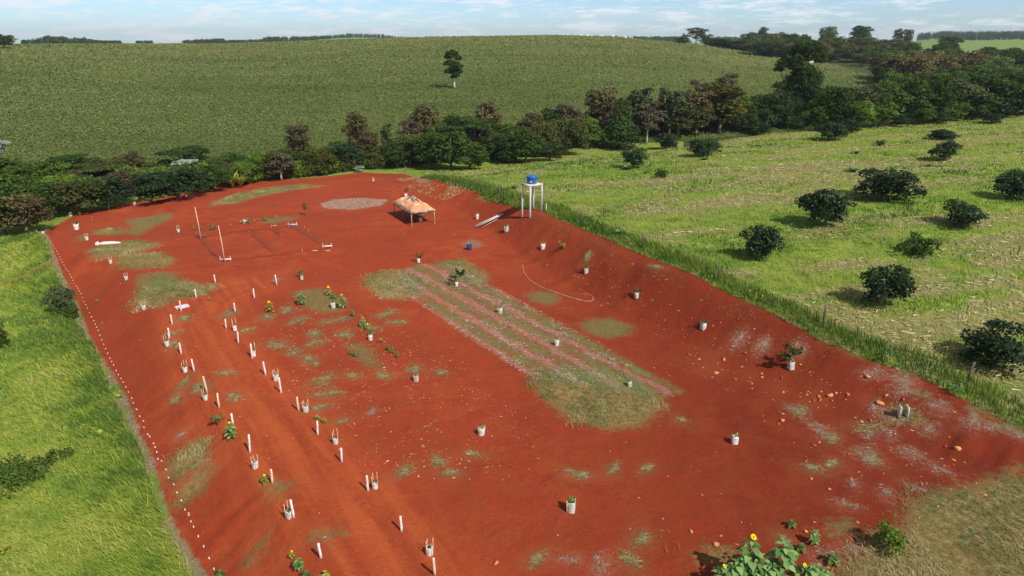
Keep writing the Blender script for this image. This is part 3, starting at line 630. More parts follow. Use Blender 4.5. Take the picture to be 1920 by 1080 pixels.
TREES = [  # px centre, base row, top row, width, kind, leaf, label
 (2, 345, 262, 46, 'flat', 'pale', 'silvery white leaved tree cut by the left edge above the dark wood'),
 (10, 440, 330, 95, 'round', 'dark', 'dark tree at the left edge, nearest the bright grass bank'),
 (52, 440, 352, 80, 'round', 'brown', 'brown tinged tree second from the left edge beside the grass bank'),
 (20, 400, 318, 80, 'round', 'green', 'green tree behind the dark tree at the left edge'),
 (70, 415, 335, 75, 'round', 'dark', 'dark tree with brown neighbour near the left edge'),
 (110, 396, 322, 80, 'dome', 'bright', 'bright green domed tree near the left corner of the red terrace'),
 (150, 402, 328, 80, 'round', 'olive', 'olive tree just left of the terrace corner'),
 (62, 360, 300, 84, 'dome', 'green', 'green domed tree at the back of the left wood'),
 (20, 352, 290, 70, 'round', 'green', 'green tree under the silvery tree at the left edge'),
 (105, 352, 298, 70, 'dome', 'bright', 'yellowish green domed tree at the back of the left wood'),
 (140, 345, 290, 62, 'flat', 'dark', 'flat topped dark feathery tree at the back of the left wood'),
 (205, 392, 325, 75, 'round', 'citrus', 'dark bushy tree behind the far left terrace edge'),
 (188, 358, 308, 80, 'flat', 'olive', 'flat topped olive tree in the middle of the left wood'),
 (235, 384, 312, 62, 'airy', 'brown', 'thin brown tree among dark trees behind the terrace edge'),
 (256, 345, 277, 44, 'airy', 'brown', 'tall brown airy tree standing above the left wood'),
 (222, 346, 291, 66, 'dome', 'olive', 'olive domed tree at the back between the flat and the brown tree'),
 (285, 380, 318, 78, 'round', 'citrus', 'glossy dark tree left of the largest glossy dark tree'),
 (335, 372, 308, 92, 'round', 'citrus', 'largest glossy dark tree below the silvery canopy'),
 (352, 345, 299, 46, 'flat', 'pale', 'silvery white canopy showing above the glossy dark trees'),
 (352, 335, 277, 74, 'flat', 'dark', 'dark feathery tree behind the silvery canopy'),
 (396, 362, 303, 60, 'round', 'dark', 'dark shaded tree right of the glossy trees'),
 (425, 350, 305, 44, 'round', 'olive', 'small olive tree above the yellow reed clump'),
 (455, 346, 298, 54, 'round', 'bright', 'bright green tree right of the yellow reed clump'),
 (500, 338, 278, 56, 'round', 'bright', 'bright leafy tree left of the brown tall tree'),
 (528, 338, 278, 56, 'airy', 'mauve', 'mauve grey bush tree left of the tall brown tree'),
 (540, 328, 296, 50, 'round', 'olive', 'low olive tree in front of the tall brown tree'),
 (563, 305, 223, 48, 'column', 'brown', 'tall brown tree standing alone above the wood, left one of two'),
 (603, 326, 276, 70, 'dome', 'gold', 'round golden green tree behind the far terrace rim'),
 (655, 318, 262, 62, 'round', 'citrus', 'very dark round tree behind the far terrace rim'),
 (640, 305, 262, 50, 'round', 'dark', 'dark tree between the golden tree and the tall brown column'),
 (672, 305, 197, 42, 'column', 'brown', 'tall brown column tree, right one of two above the wood'),
 (695, 312, 238, 46, 'airy', 'brown', 'light brown airy tree right of the brown column'),
 (728, 306, 221, 26, 'airy', 'greygreen', 'thin sparse tree with pale stem in front of the crop'),
 (745, 315, 266, 50, 'round', 'dark', 'dark tree right of the sparse pale stemmed tree'),
 (800, 290, 181, 56, 'column', 'brown', 'tall brown tree leaning over the dark crowns'),
 (775, 295, 212, 46, 'airy', 'mauve', 'mauve brown tree on the left of the tall leaning one'),
 (770, 312, 246, 50, 'dome', 'olive', 'olive domed tree below the mauve tree'),
 (805, 316, 244, 62, 'round', 'green', 'mid green tree at the middle of the thicket'),
 (846, 318, 238, 66, 'round', 'dark', 'dark tree at the middle of the thicket'),
 (850, 290, 207, 40, 'round', 'dark', 'dark pointed tree crown above the middle thicket'),
 (885, 300, 220, 72, 'flat', 'dark', 'black green flat topped tree with feathery crown'),
 (914, 285, 180, 50, 'airy', 'brown', 'tall airy brown tree behind the flat topped tree'),
 (930, 300, 248, 60, 'round', 'dark', 'dark round tree at the pasture edge right of the thicket'),
 (880, 318, 262, 66, 'round', 'green', 'green tree at the pasture corner in front of the thicket'),
 (960, 305, 258, 60, 'round', 'dark', 'dark tree by the pasture edge left of the olive trees'),
 (985, 305, 232, 60, 'round', 'green', 'green tree left of the brown trees by the pasture'),
 (1000, 290, 203, 50, 'airy', 'brown', 'brown airy tree left of the small dark crown'),
 (1030, 280, 192, 30, 'column', 'dark', 'small dark crown poking out above brown trees'),
 (1062, 278, 184, 56, 'airy', 'mauve', 'pinkish brown airy tree left of the highest brown tree'),
 (1020, 295, 222, 56, 'dome', 'olive', 'olive tree in front of the small dark crown'),
 (1062, 290, 214, 80, 'dome', 'olive', 'wide olive tree behind the banana plants'),
 (1095, 278, 214, 56, 'dome', 'bright', 'bright yellow green tree above the banana plants'),
 (1030, 302, 262, 50, 'round', 'dark', 'low dark tree at the pasture edge left of the banana plants'),
 (1125, 262, 152, 66, 'column', 'brown', 'highest brown tree in the middle of the tree belt'),
 (1160, 278, 179, 62, 'cone', 'dark', 'dark conical tree standing right of the highest brown tree'),
 (1195, 255, 152, 56, 'airy', 'greygreen', 'grey green airy tree behind the conical tree'),
 (1212, 268, 180, 48, 'airy', 'mauve', 'bare greyish tree with pale limbs right of the conical tree'),
 (1255, 262, 152, 58, 'airy', 'greygreen', 'grey green tall tree above the first dark pasture shrub'),
 (1270, 262, 174, 56, 'column', 'olive', 'olive tree with long pale trunk behind the pasture shrubs'),
 (1305, 258, 158, 60, 'column', 'brown', 'rusty brown tree left of the golden green column'),
 (1347, 252, 143, 78, 'column', 'gold', 'dense golden green tree shaped like a tall egg'),
 (1310, 235, 140, 46, 'airy', 'mauve', 'faint mauve tree crown behind the rusty brown tree'),
 (1354, 225, 128, 50, 'airy', 'mauve', 'thin mauve crown showing above the golden green tree'),
 (1395, 250, 208, 44, 'round', 'dark', 'low dark tree right of the golden green tree'),
 (1405, 240, 190, 56, 'round', 'dark', 'shaded dark tree left of the giant tree'),
 (1435, 245, 168, 70, 'dome', 'dark', 'dark domed tree against the left side of the giant tree'),
 (1530, 245, 176, 54, 'round', 'green', 'green tree against the right side of the giant tree'),
 (1563, 245, 154, 60, 'round', 'dark', 'dark green tree second to the right of the giant tree'),
 (1598, 245, 180, 60, 'round', 'bright', 'sunlit green tree third to the right of the giant tree'),
 (1610, 240, 150, 70, 'round', 'greygreen', 'grey green tree with bare limbs right of the giant tree'),
 (1650, 235, 145, 70, 'round', 'green', 'wide green tree left of the dark wood mass'),
 (1640, 238, 190, 56, 'round', 'bright', 'bright low tree at the pasture edge left of the dark wood'),
 (1690, 232, 140, 72, 'round', 'dark', 'dark round tree at the pasture edge near the dead white tree'),
 (1735, 226, 130, 80, 'round', 'dark', 'broad dark tree at the right pasture edge'),
 (1715, 232, 186, 60, 'round', 'green', 'lower green tree in front of the broad dark tree'),
 (1790, 222, 138, 76, 'round', 'greygreen', 'grey green tree at the right pasture edge'),
 (1775, 226, 182, 64, 'round', 'bright', 'yellow green low tree at the right pasture edge'),
 (1840, 220, 130, 80, 'round', 'dark', 'dark tree near the right end of the pasture edge'),
 (1895, 216, 125, 84, 'round', 'dark', 'dark tree cut by the right edge of the wood'),
 (1868, 218, 176, 84, 'dome', 'citrus', 'low black green tree at the right end of the pasture edge'),
 (1920, 214, 172, 70, 'dome', 'citrus', 'low black green tree touching the right picture edge'),
 (1820, 222, 186, 60, 'round', 'dark', 'low dark tree behind the last small pasture shrub'),
 (1668, 180, 95, 70, 'airy', 'mauve', 'mauve brown tree left of the brown crowns'),
 (1700, 185, 92, 80, 'dome', 'brown', 'brown domed tree, left of the three brown crowns'),
 (1745, 178, 92, 84, 'dome', 'brown', 'brown domed tree, middle of the three brown crowns'),
 (1795, 172, 90, 84, 'dome', 'brown', 'brown domed tree, right of the three brown crowns'),
 (1662, 150, 100, 50, 'round', 'dark', 'black green tree where the crop meets the right wood'),
 (1850, 168, 98, 74, 'round', 'greygreen', 'grey green tree right of the brown crowns'),
 (1900, 165, 88, 80, 'round', 'dark', 'dark tree below the far green field'),
 (1848, 128, 84, 34, 'round', 'dark', 'small round tree against the far green field, left one'),
 (1895, 128, 86, 44, 'round', 'green', 'round tree against the far green field, right one'),
]
for a in TREES: tree_px(*a[:6], label=a[6])
# distant wood on the hill beyond the crop: named ones first
for a in [(1305, 84, 47, 34, 'airy', 'greygreen', 'tall pale grey tree on the skyline at the crop edge'), (1281, 82, 61, 22, 'cone', 'dark', 'small dark pointed tree on the skyline at the crop edge'),
          (1322, 85, 62, 24, 'round', 'dark', 'dark tree right of the tall pale skyline tree'), (1426, 96, 44, 18, 'column', 'greygreen', 'slim skyline tree with tufted top above the hill wood'),
          (1548, 96, 47, 38, 'dome', 'greygreen', 'grey umbrella crowned tree on the skyline'), (1603, 98, 42, 26, 'column', 'dark', 'highest skyline tree, left half of the twin crown'),
          (1616, 98, 43, 26, 'column', 'green', 'highest skyline tree, right half of the twin crown'), (1679, 98, 48, 18, 'airy', 'greygreen', 'thin skyline tree with two tufts'),
          (1697, 98, 49, 20, 'column', 'brown', 'narrow brown skyline tree near the far green field'), (1772, 112, 64, 40, 'round', 'dark', 'rounded dark tree at the end of the hill wood'),
          (1555, 112, 100, 20, 'round', 'mauve', 'mauve flowering tree by the red roof'), (1335, 84, 73, 22, 'dome', 'mauve', 'low mauve thicket tree at the crop edge skyline'),
          (1425, 104, 86, 50, 'dome', 'green', 'wide light green tree at the crop edge of the hill wood')]:
    tree_px(*a[:6], label=a[6])
rr_ = random.Random(5)
hillP = []
def top_line(u): return float(np.interp(u, [1330, 1360, 1400, 1440, 1480, 1540, 1600, 1640, 1700, 1760, 1785], [76, 70, 56, 54, 54, 56, 50, 58, 58, 68, 78]))
def crop_edge(u): return float(np.interp(u, [1270, 1400, 1415, 1500, 1640, 1700, 1790], [80, 97, 104, 112, 128, 140, 140]))
for i in range(150):
    u = rr_.uniform(1340, 1790); f = i / 150.0; tl = top_line(u); ce = crop_edge(u)
    base = ce - (1 - f) * max(2, (ce - tl - 34) * .62); top = max(base - rr_.uniform(24, 40) * (1 if u > 1400 else .5), tl + rr_.uniform(0, 7)); hillP.append((u, base, min(top, base - 9), rr_.uniform(26, 42)))
mixr = [(k, l) for k, l in (('round', 'dark'), ('round', 'green'), ('dome', 'olive'), ('round', 'greygreen'), ('column', 'dark'), ('dome', 'brown'), ('round', 'dark'))]
pts = ats([(h[0], h[1]) for h in hillP])
HG = 'trees of the wood on the hill beyond the crop'
for h, p in zip(hillP, pts):
    k, l = rr_.choice(mixr); tree_px(*h, k, l, label=f'{WORDS[l]} {SHAPE[k]} among the packed crowns of the far hill wood', group=HG, p=tuple(p), sc_min=.6)
# filler crowns inside the near wood
fills = []
for i in range(95):
    u = rr_.uniform(1560, 1930); base = rr_.uniform(150 if u > 1665 else 205, 214); fills.append((u, base, max(base - rr_.uniform(52, 72), 90 if u > 1665 else 160), rr_.uniform(44, 70)))
for i in range(34):
    u = rr_.uniform(-10, 400); base = np.interp(u, [0, 100, 400], [400, 375, 345]) - rr_.uniform(0, 30); fills.append((u, base, base - rr_.uniform(30, 44), rr_.uniform(44, 66)))
for i in range(85):
    u = rr_.uniform(400, 1560); base = np.interp(u, [400, 640, 900, 1100, 1300, 1560], [338, 318, 300, 268, 246, 240]) - rr_.uniform(0, 10); fills.append((u, base, base - rr_.uniform(26, 50) * (1.3 if u > 750 else 1), rr_.uniform(36, 60)))
back = []
for i in range(46):
    u = rr_.uniform(750, 1440); base = float(np.interp(u, [750, 900, 1100, 1300, 1440], [306, 290, 262, 242, 238])); tl = float(np.interp(u, [750, 800, 850, 900, 960, 1010, 1060, 1100, 1200, 1300, 1340, 1440], [255, 215, 222, 215, 235, 218, 205, 175, 168, 165, 170, 200])); back.append((u, base, tl + rr_.uniform(4, 34), rr_.uniform(38, 60)))
for h, p in zip(back, ats([(h[0], h[1]) for h in back])):
    k, l = rr_.choice([('airy', 'brown'), ('round', 'olive'), ('airy', 'greygreen'), ('column', 'olive'), ('round', 'dark'), ('airy', 'mauve'), ('round', 'green')])
    tree_px(*h, k, l, label=f'{WORDS[l]} {SHAPE[k]} in the back row of the tree belt', group='back row of the tree belt', p=tuple(p), sc_min=.4)
pts = ats([(h[0], h[1]) for h in fills])
for h, p in zip(fills, pts):
    k, l = rr_.choice([('round', 'dark'), ('round', 'green'), ('dome', 'olive'), ('round', 'green'), ('dome', 'bright'), ('airy', 'brown') if h[0] < 1300 else ('round', 'greygreen')])
    where = 'right hand wood' if h[0] > 1560 else ('left hand wood' if h[0] < 400 else 'tree belt between terrace and crop')
    tree_px(*h, k, l, label=f'{WORDS[l]} {SHAPE[k]} filling the {where}', group=f'crowns packed in the {where}', p=tuple(p), sc_min=.4)
# giant tree
def giant():
    p = at(1490, 243); k = 1 / ppm(p); H = size_at(p, 0, 76)
    lob = []
    for u, v, w, h in [(1487, 92, 34, 24), (1470, 108, 30, 20), (1508, 105, 30, 22), (1455, 118, 22, 16), (1525, 112, 14, 14), (1450, 128, 12, 10), (1488, 150, 34, 34), (1470, 165, 30, 34), (1508, 152, 30, 40),
                       (1520, 178, 28, 30), (1480, 190, 36, 34), (1505, 200, 34, 34), (1462, 200, 24, 30), (1445, 158, 14, 10), (1490, 225, 40, 20), (1530, 205, 22, 24), (1458, 178, 22, 18), (1495, 128, 16, 16), (1484, 134, 26, 18), (1500, 140, 26, 18), (1478, 122, 26, 16)]:
        z = (243 - v) * k * .98 * H / ((243 - 76) * k * .98); lob.append(((u - 1490) * k, random.uniform(-2, 2), z, w * k * .72, h * k * .66))
    o = make_tree('giant_tree', 'dark', lob, .42, per=170, trunk_r=.38, trunk_h=6, seed=91, bark='bark', inner=.55, sub=3, forks=2)
    o.location = (p[0], p[1], p[2] - .1); tag(o, 'giant many lobed tree towering above the tree belt beside the pasture', 'tree')
giant()
# lone tree in the crop and the one at the left skyline
p = at(852, 167); k = 1 / ppm(p)
lob = [((u - 852) * k, random.uniform(-.8, .8), (167 - v) * k, w * k * .8, w * k * .62) for u, v, w in [(850, 106, 13), (842, 110, 9), (860, 112, 9), (845, 121, 10), (837, 122, 7), (855, 125, 12), (862, 127, 9), (848, 131, 9), (860, 136, 9), (852, 136, 10), (841, 136, 8), (851, 145, 8), (858, 141, 7)]]
o = make_tree('lone_tree', 'dark', lob, .55, per=150, trunk_r=.22, trunk_h=2.6, seed=17, bark='palebark', inner=.5, sub=3, limbs=False); o.location = p
tag(o, 'lone dark tree with pale forked trunk standing in the open crop', 'tree')
tree_px(8, 91, 61, 36, 'dome', 'dark', 'wide dark tree on the skyline at the left picture edge')

# dead white tree, reeds, banana plants
p = at(1660, 165); k = 1 / ppm(p); mb = MB(); b0 = Vector((0, 0, 0))
for dx, hh_ in ((-.8, 45), (.6, 55), (2.4, 50), (-2.0, 34)):
    e = Vector((dx * 1.6, random.uniform(-1, 1), hh_ * k * 1.0)); mb.tube([b0, b0.lerp(e, .4) + Vector((dx * .1, 0, 0)), e], [.15, .10, .03], 6)
    for q in range(3): a = b0.lerp(e, random.uniform(.5, .9)); mb.tube([a, a + Vector((random.uniform(-1, 1), random.uniform(-1, 1), 1.6))], [.07, .02], 5)
o = mb.build('dead_tree', M['palebark']); o.location = p; tag(o, 'bare white dead tree with forked limbs at the crop edge of the wood', 'tree')
def fronds(name, leafm, n, ln, wd, seed, up=1.2, seg=6, stem=None):
    rng = np.random.default_rng(seed); V = []; Qd = []; R = []
    for i in range(n):
        a = rng.uniform(0, 6.28); l = ln * rng.uniform(.7, 1.1); up_ = up * rng.uniform(.7, 1.2); d = np.array([math.cos(a), math.sin(a), 0]); s = np.array([-math.sin(a), math.cos(a), 0]); b = len(V); r = rng.random()
        for j in range(seg + 1):
            f = j / seg; c = d * l * f * .75 + np.array([0, 0, up_ * l * (f - .55 * f * f)]); w = wd * math.sin(math.pi * min(.97, f * .9 + .08)) / 2
            V += [c - s * w + np.array([0, 0, .12 * w]), c + s * w + np.array([0, 0, .12 * w])]; R += [r, r]
        for j in range(seg): Qd.append([b + 2 * j, b + 2 * j + 1, b + 2 * j + 3, b + 2 * j + 2])
    return V, Qd, R
def frond_plant(name, leafm, n, ln, wd, seed, up=1.2, stem=None):
    root = empty(name); V, Qd, R = fronds(name, leafm, n, ln, wd, seed, up)
    if stem: V = [v + np.array([0, 0, stem[1] * .8]) for v in V]; MB().tube([(0, 0, -.1), (0, 0, stem[1])], [stem[0], stem[0] * .6], 8).build('stem', M[stem[2]], root)
    mesh_obj('leaves', V, quads=Qd, mat=L[leafm], parent=root, rnd=R); return Proto(root)
ban = frond_plant('banana_plant', 'bananaleaf', 9, 2.2, .55, 3, 1.5, (.12, 1.2, 'bark'))
for i, (u, v, s, lb) in enumerate([(1068, 270, 1.0, 'banana plant, left one at the pasture edge below the olive trees'), (1085, 268, 1.25, 'largest banana plant, middle of the clump at the pasture edge'),
        (1100, 265, 1.1, 'banana plant, right one of the clump at the pasture edge'), (1195, 262, .9, 'pale banana plant alone in front of the brown trees'), (1172, 264, .7, 'small banana plant left of the pale lone one')]):
    ban.place(at(u, v), i * 1.3, s, lb, 'banana plant', 'banana plants at the pasture edge')
reed = frond_plant('reed_clump', 'yellowgreen', 46, 2.3, .16, 5, 2.0)
reed.place(at(437, 353), 0, 1.0, 'tall yellow green reed clump behind the far terrace edge', 'reeds'); reed.place(at(452, 352), 1, .8, 'smaller yellow green reed clump right of the tall one', 'reeds')
shr = Proto(make_tree('pale_shrub', 'pale', lobes_round(7, 1.4, 1.8, .2, 5, (.25, .4), .5), .28, per=120, trunk_r=.05, trunk_h=.4, seed=5, limbs=False))
for i, (u, v, s, lb) in enumerate([(790, 300, 1.3, 'silvery layered shrub in front of the thicket, largest'), (748, 305, .9, 'silvery shrub left of the layered one'), (808, 290, 1.0, 'silvery shrub high in the thicket'), (675, 323, .7, 'grey shrub on the far terrace rim')]):
    shr.place(at(u, v), i, s, lb, 'shrub', 'silvery shrubs at the far rim')
und = Proto(make_tree('rim_bush', 'olive', lobes_round(8, 1.3, 1.7, .1, 6, (.3, .45)), .22, per=140, trunk_r=.05, trunk_h=.4, seed=6, limbs=False))
und2 = Proto(make_tree('rim_bush', 'bright', lobes_round(8, 1.3, 1.7, .1, 7, (.3, .45)), .22, per=140, trunk_r=.05, trunk_h=.4, seed=8, limbs=False))
ub = []
for i in range(130):
    u = rr_.uniform(100, 1560) if i < 60 else rr_.uniform(380, 900); v = np.interp(u, [100, 160, 330, 450, 600, 680, 780, 900, 1100, 1300, 1500, 1560], [402, 388, 366, 347, 330, 321, 310, 300, 270, 250, 243, 243]) - rr_.uniform(0, 8); ub.append((u, v))
for i in range(95):
    u = rr_.uniform(900, 1560) if i < 70 else rr_.uniform(100, 420); v = float(np.interp(u, [100, 160, 330, 420, 900, 1100, 1300, 1500, 1560], [398, 384, 362, 350, 298, 268, 249, 243, 243])) - rr_.uniform(0, 16); ub.append((u, v))
for i, q in enumerate(ats(ub)): (und if i % 2 else und2).place(tuple(q), i, rr_.uniform(.7, 1.4) if i < 130 else rr_.uniform(1.3, 2.3), ('low olive bush' if i % 2 else 'low bright green bush') + ' at the foot of the tree belt', 'bush', 'low bushes at the foot of the tree belt')

# ------------------------------------------------------------------ pasture shrubs
SH = [(1186, 314, 55, 37, 'wide dark shrub left of the pasture with pale weeds at its foot'), (1321, 292, 58, 33, 'neat round shrub standing alone in the upper pasture'), (1249, 281, 38, 33, 'round shrub at the pasture top left of the neat alone one'),
 (1545, 422, 86, 68, 'tall dense round shrub casting shade left, middle of the pasture'), (1658, 376, 108, 60, 'widest shrub of the upper pasture'), (1807, 426, 92, 48, 'low spreading shrub below the shrub cut by the right edge'),
 (1900, 374, 74, 54, 'dark shrub cut by the right edge of the picture'), (1424, 487, 66, 66, 'ragged lopsided shrub nearest the tower side of the pasture'), (1650, 572, 88, 74, 'large ragged shrub in the lower pasture'),
 (1862, 690, 118, 80, 'nearest and biggest shrub by the leaning fence post'), (1770, 300, 58, 38, 'ragged shrub in front of another near the upper right'), (1767, 262, 48, 20, 'flat shrub behind the ragged one at the upper right'),
 (1560, 263, 50, 36, 'shrub against the dark trees right of the giant tree'), (1418, 253, 48, 26, 'low shrub against the dark trees left of the giant tree'), (1858, 231, 40, 20, 'last small shrub at the top right of the pasture'),
 (1680, 237, 42, 24, 'small shrub below the broad dark tree'), (1755, 230, 54, 26, 'low shrub at the pasture top near the right wood'), (1053, 283, 34, 24, 'small round shrub left of the banana plants'), (1590, 250, 44, 28, 'shrub touching the sunlit green tree')]
sp = [Proto(make_tree('pasture_shrub', 'citrus', lobes_round((9, 13, 16, 11, 8)[i], 1.9, 2.9, .1, 20 + i, (.24, .46)), .20, per=380, trunk_r=.09, trunk_h=.6, seed=40 + i, inner=.7)) for i in range(5)]
for i, ((u, v, w, h, lb), q) in enumerate(zip(SH, ats([s[:2] for s in SH]))):
    q = tuple(q); hh_ = size_at(q, 0, v - h); k = w / ppm(q) / 3.1; sp[i % 5].place((q[0], q[1] + 0, q[2] - .05), i * 1.7, (k, k, hh_ / 2.95), lb, 'shrub', 'dark shrubs scattered over the pasture')
low = [(1715, 478, 1.5, 'low scrub hump left of the nearest big shrub'), (1238, 333, .9, 'small scrub hump in the left pasture'), (1650, 273, .8, 'tiny scrub bush high in the pasture'), (1905, 355, 1.0, 'scrub patch beside the cut shrub')]
sc = Proto(make_tree('scrub_bush', 'dark', lobes_round(7, 1.0, .9, 0, 4, (.3, .45)), .16, per=300, trunk_r=.04, trunk_h=.2, seed=77, limbs=False))
for (u, v, s, lb) in low: sc.place(at(u, v), u, s, lb, 'bush')
wd = frond_plant('broad_leaved_weed', 'weed', 26, .8, .34, 9, .8)
for i, (u, v, s, lb) in enumerate([(1175, 318, 1.3, 'blue green weed clump at the foot of the wide left shrub'), (1320, 300, 1.0, 'blue green weed at the foot of the neat round shrub'), (1605, 288, 1.1, 'lone leafy weed high in the pasture'),
        (1600, 322, 1.2, 'leafy weed patch left of the widest shrub'), (1163, 440, 1.0, 'leafy weed by the fence near the tower'), (1350, 285, .9, 'weed right of the neat round shrub'), (1420, 275, .8, 'weed clump in the upper pasture'),
        (960, 355, 1.2, 'leafy weed behind the water tower'), (1740, 312, .9, 'weed clump left of the ragged upper shrub'), (1250, 284, .8, 'weed at the foot of the upper round shrub'), (1130, 248 + 30, .8, 'pale weed at the pasture top')]):
    wd.place(at(u, v), i, s, lb, 'weed', 'broad leaved weeds in the pasture')

# left bank growth
ls = make_tree('bank_shrub', 'greygreen', lobes_round(10, 1.4, 2.0, .1, 30, (.3, .45)), .15, per=420, trunk_r=.05, trunk_h=.5, seed=55, inner=.4); ls.location = at(122, 588); ls.scale = (1.0, 1.0, 1.05)
tag(ls, 'grey green leafy shrub at the foot of the red slope beside the marker row', 'shrub')
ls = make_tree('bank_shrub', 'green', lobes_round(7, .8, 1.0, .1, 31, (.3, .45)), .14, per=420, trunk_r=.04, trunk_h=.3, seed=56, inner=.4); ls.location = at(135, 598)
tag(ls, 'small green shrub in front of the grey green one on the left bank', 'shrub')
vp = [at(u, v) for u, v in [(10, 925), (45, 905), (75, 885), (105, 865), (130, 858), (25, 885)]]; c = vp[1]
lob = [(q[0] - c[0], q[1] - c[1], .35, s * .75, s * .6) for q, s in zip(vp, (1.0, .95, .7, .55, .4, .9))]
vb = make_tree('creeping_bush', 'green', lob, .12, per=560, trunk_r=.04, trunk_h=.2, seed=60, inner=.5); vb.location = c; tag(vb, 'long creeping leafy bush sprawling over the left grass bank', 'bush')
ls = make_tree('bank_shrub', 'dark', lobes_round(9, 1.3, 2.0, .1, 33, (.3, .45)), .15, per=380, trunk_r=.05, trunk_h=.4, seed=58); ls.location = at(-12, 655); tag(ls, 'dark shrub cut by the left edge on the grass bank', 'shrub')
sd_ = frond_plant('leafy_seedling', 'yellowgreen', 10, .35, .12, 15, 1.0)
sd_.place(at(188, 815), 0, 1.1, 'single yellow green seedling on the lower left bank', 'plant'); sd_.place(at(4, 1035), 2, 1.5, 'yellow leaved plant at the bottom left edge', 'plant')
sd_.place(at(225, 745), 1, 1.0, 'grassy green tuft at the edge of the left bank', 'plant')

# ------------------------------------------------------------------ far woods, town, house
def far_wood(strips, seed=3):
    rng = np.random.default_rng(seed); VV = []; QQ = []; RV = []; nb = 0
    for (u0, u1, r, t0, t1, depth, tall) in strips:
        n = int((u1 - u0) / 2.4 * (1 + depth / 120) * (2.2 if tall else 1.4))
        for i in range(n):
            u = rng.uniform(u0, u1); rr = r + rng.uniform(0, depth); x, y, _ = ray(u, 75); k = rr / math.hypot(x, y); X, Y = x * k, y * k; Z = hz(X, Y)
            top = np.interp(u, [u0, (u0 + u1) / 2, u1], [t0, (t0 + t1) / 2, t1]); edge = 1
            h = max(4, size_at((X, Y, Z), u, top) * rng.uniform(.72, 1.05) * edge); w = h * rng.uniform(.3, .5) * (1.0 if not tall else .35); w = min(w, 9)
            m_ = 60; d = rng.normal(size=(m_, 3)); d /= np.linalg.norm(d, axis=1, keepdims=True); d[:, 2] = np.abs(d[:, 2]) * 1.75 - .75
            C = np.array([X, Y, Z + h * .42]) + d * np.array([w, w, h * .58]) * rng.uniform(.6, 1, (m_, 1))
            V, Qd = leaf_quads(C, d + rng.normal(size=d.shape) * .4 + np.array([0, 0, .3]), rng.uniform(.9, 1.8, m_) * (w / 4 + .4), rng=rng)
            VV.append(V); QQ.append(Qd + nb); nb += len(V); RV.append(np.repeat(np.clip(rng.random(m_) * .6 + rng.uniform(0, .4), 0, 1), 4))
    return np.concatenate(VV), np.concatenate(QQ), np.concatenate(RV)
V, Qd, R = far_wood([(40, 90, 900, 75, 67, 60, 0), (85, 160, 900, 66, 69, 80, 0), (150, 225, 900, 70, 80, 60, 0), (255, 285, 950, 78, 79, 30, 0), (343, 420, 950, 74, 71, 120, 0), (410, 500, 1000, 75, 72, 80, 0),
    (495, 620, 1200, 68, 66, 200, 0), (600, 660, 1500, 66, 62, 250, 1), (650, 720, 1500, 61, 63, 250, 1), (715, 782, 1500, 64, 70, 200, 1), (798, 895, 800, 69, 67, 40, 0), (900, 1000, 1000, 67, 65, 60, 0),
    (1000, 1045, 1100, 68, 68, 30, 0), (1050, 1130, 1500, 69, 65, 150, 0), (1125, 1160, 1500, 65, 69, 100, 0), (1150, 1275, 1300, 67, 67, 150, 0), (1230, 1275, 1200, 67, 68, 80, 0), (1320, 1420, 1500, 69, 66, 200, 0),
    (1720, 1780, 1500, 60, 57, 300, 1), (1760, 1960, 1550, 57, 56, 400, 1), (1770, 1960, 1300, 67, 66, 120, 1)])
fw = mesh_obj('far_woods', V, quads=Qd, mat=L['farwood'], rnd=R); tag(fw, 'distant dark woods and tree lines along the horizon', 'woods', kind='stuff')
def house(name, w, d, h, roofm, wallm):
    root = empty(name); MB().box((0, 0, h / 2), (w, d, h)).build('wall', M[wallm], root)
    V = [(-w * .56, -d * .58, h), (w * .56, -d * .58, h), (w * .56, d * .58, h), (-w * .56, d * .58, h), (-w * .36, 0, h + d * .32), (w * .36, 0, h + d * .32)]
    V2 = [(x, y, z - .25) for x, y, z in V[:4]]
    F = [[0, 1, 5, 4], [2, 3, 4, 5], [3, 0, 4], [1, 2, 5], [9, 8, 7, 6], [0, 6, 7, 1], [1, 7, 8, 2], [2, 8, 9, 3], [3, 9, 6, 0]]
    mesh_obj('roof', V + V2, faces=F, mat=M[roofm], parent=root)
    for sx in (-.28, .28): MB().box((sx * w, -d / 2 - .04, h * .55), (w * .14, .1, h * .3)).build('window', M['glass'], root)
    MB().box((0, -d / 2 - .04, h * .36), (w * .1, .1, h * .68)).build('door', M['darkwood'], root); return root
p = at(1505, 119); ph = house('farmhouse', 9, 6, 3.0, 'roof', 'wallw'); zt = size_at(p, 0, 108); ph.location = (p[0], p[1], p[2] - .1); ph.rotation_euler = (0, 0, -.3)
tag(ph, 'farmhouse with low reddish tiled roof half hidden behind the giant tree top', 'house')
th_ = Proto(house('town_house', 12, 8, 4.5, 'wallw', 'wallw')); tr_ = Proto(house('town_house', 12, 8, 4, 'roof', 'wallw'))
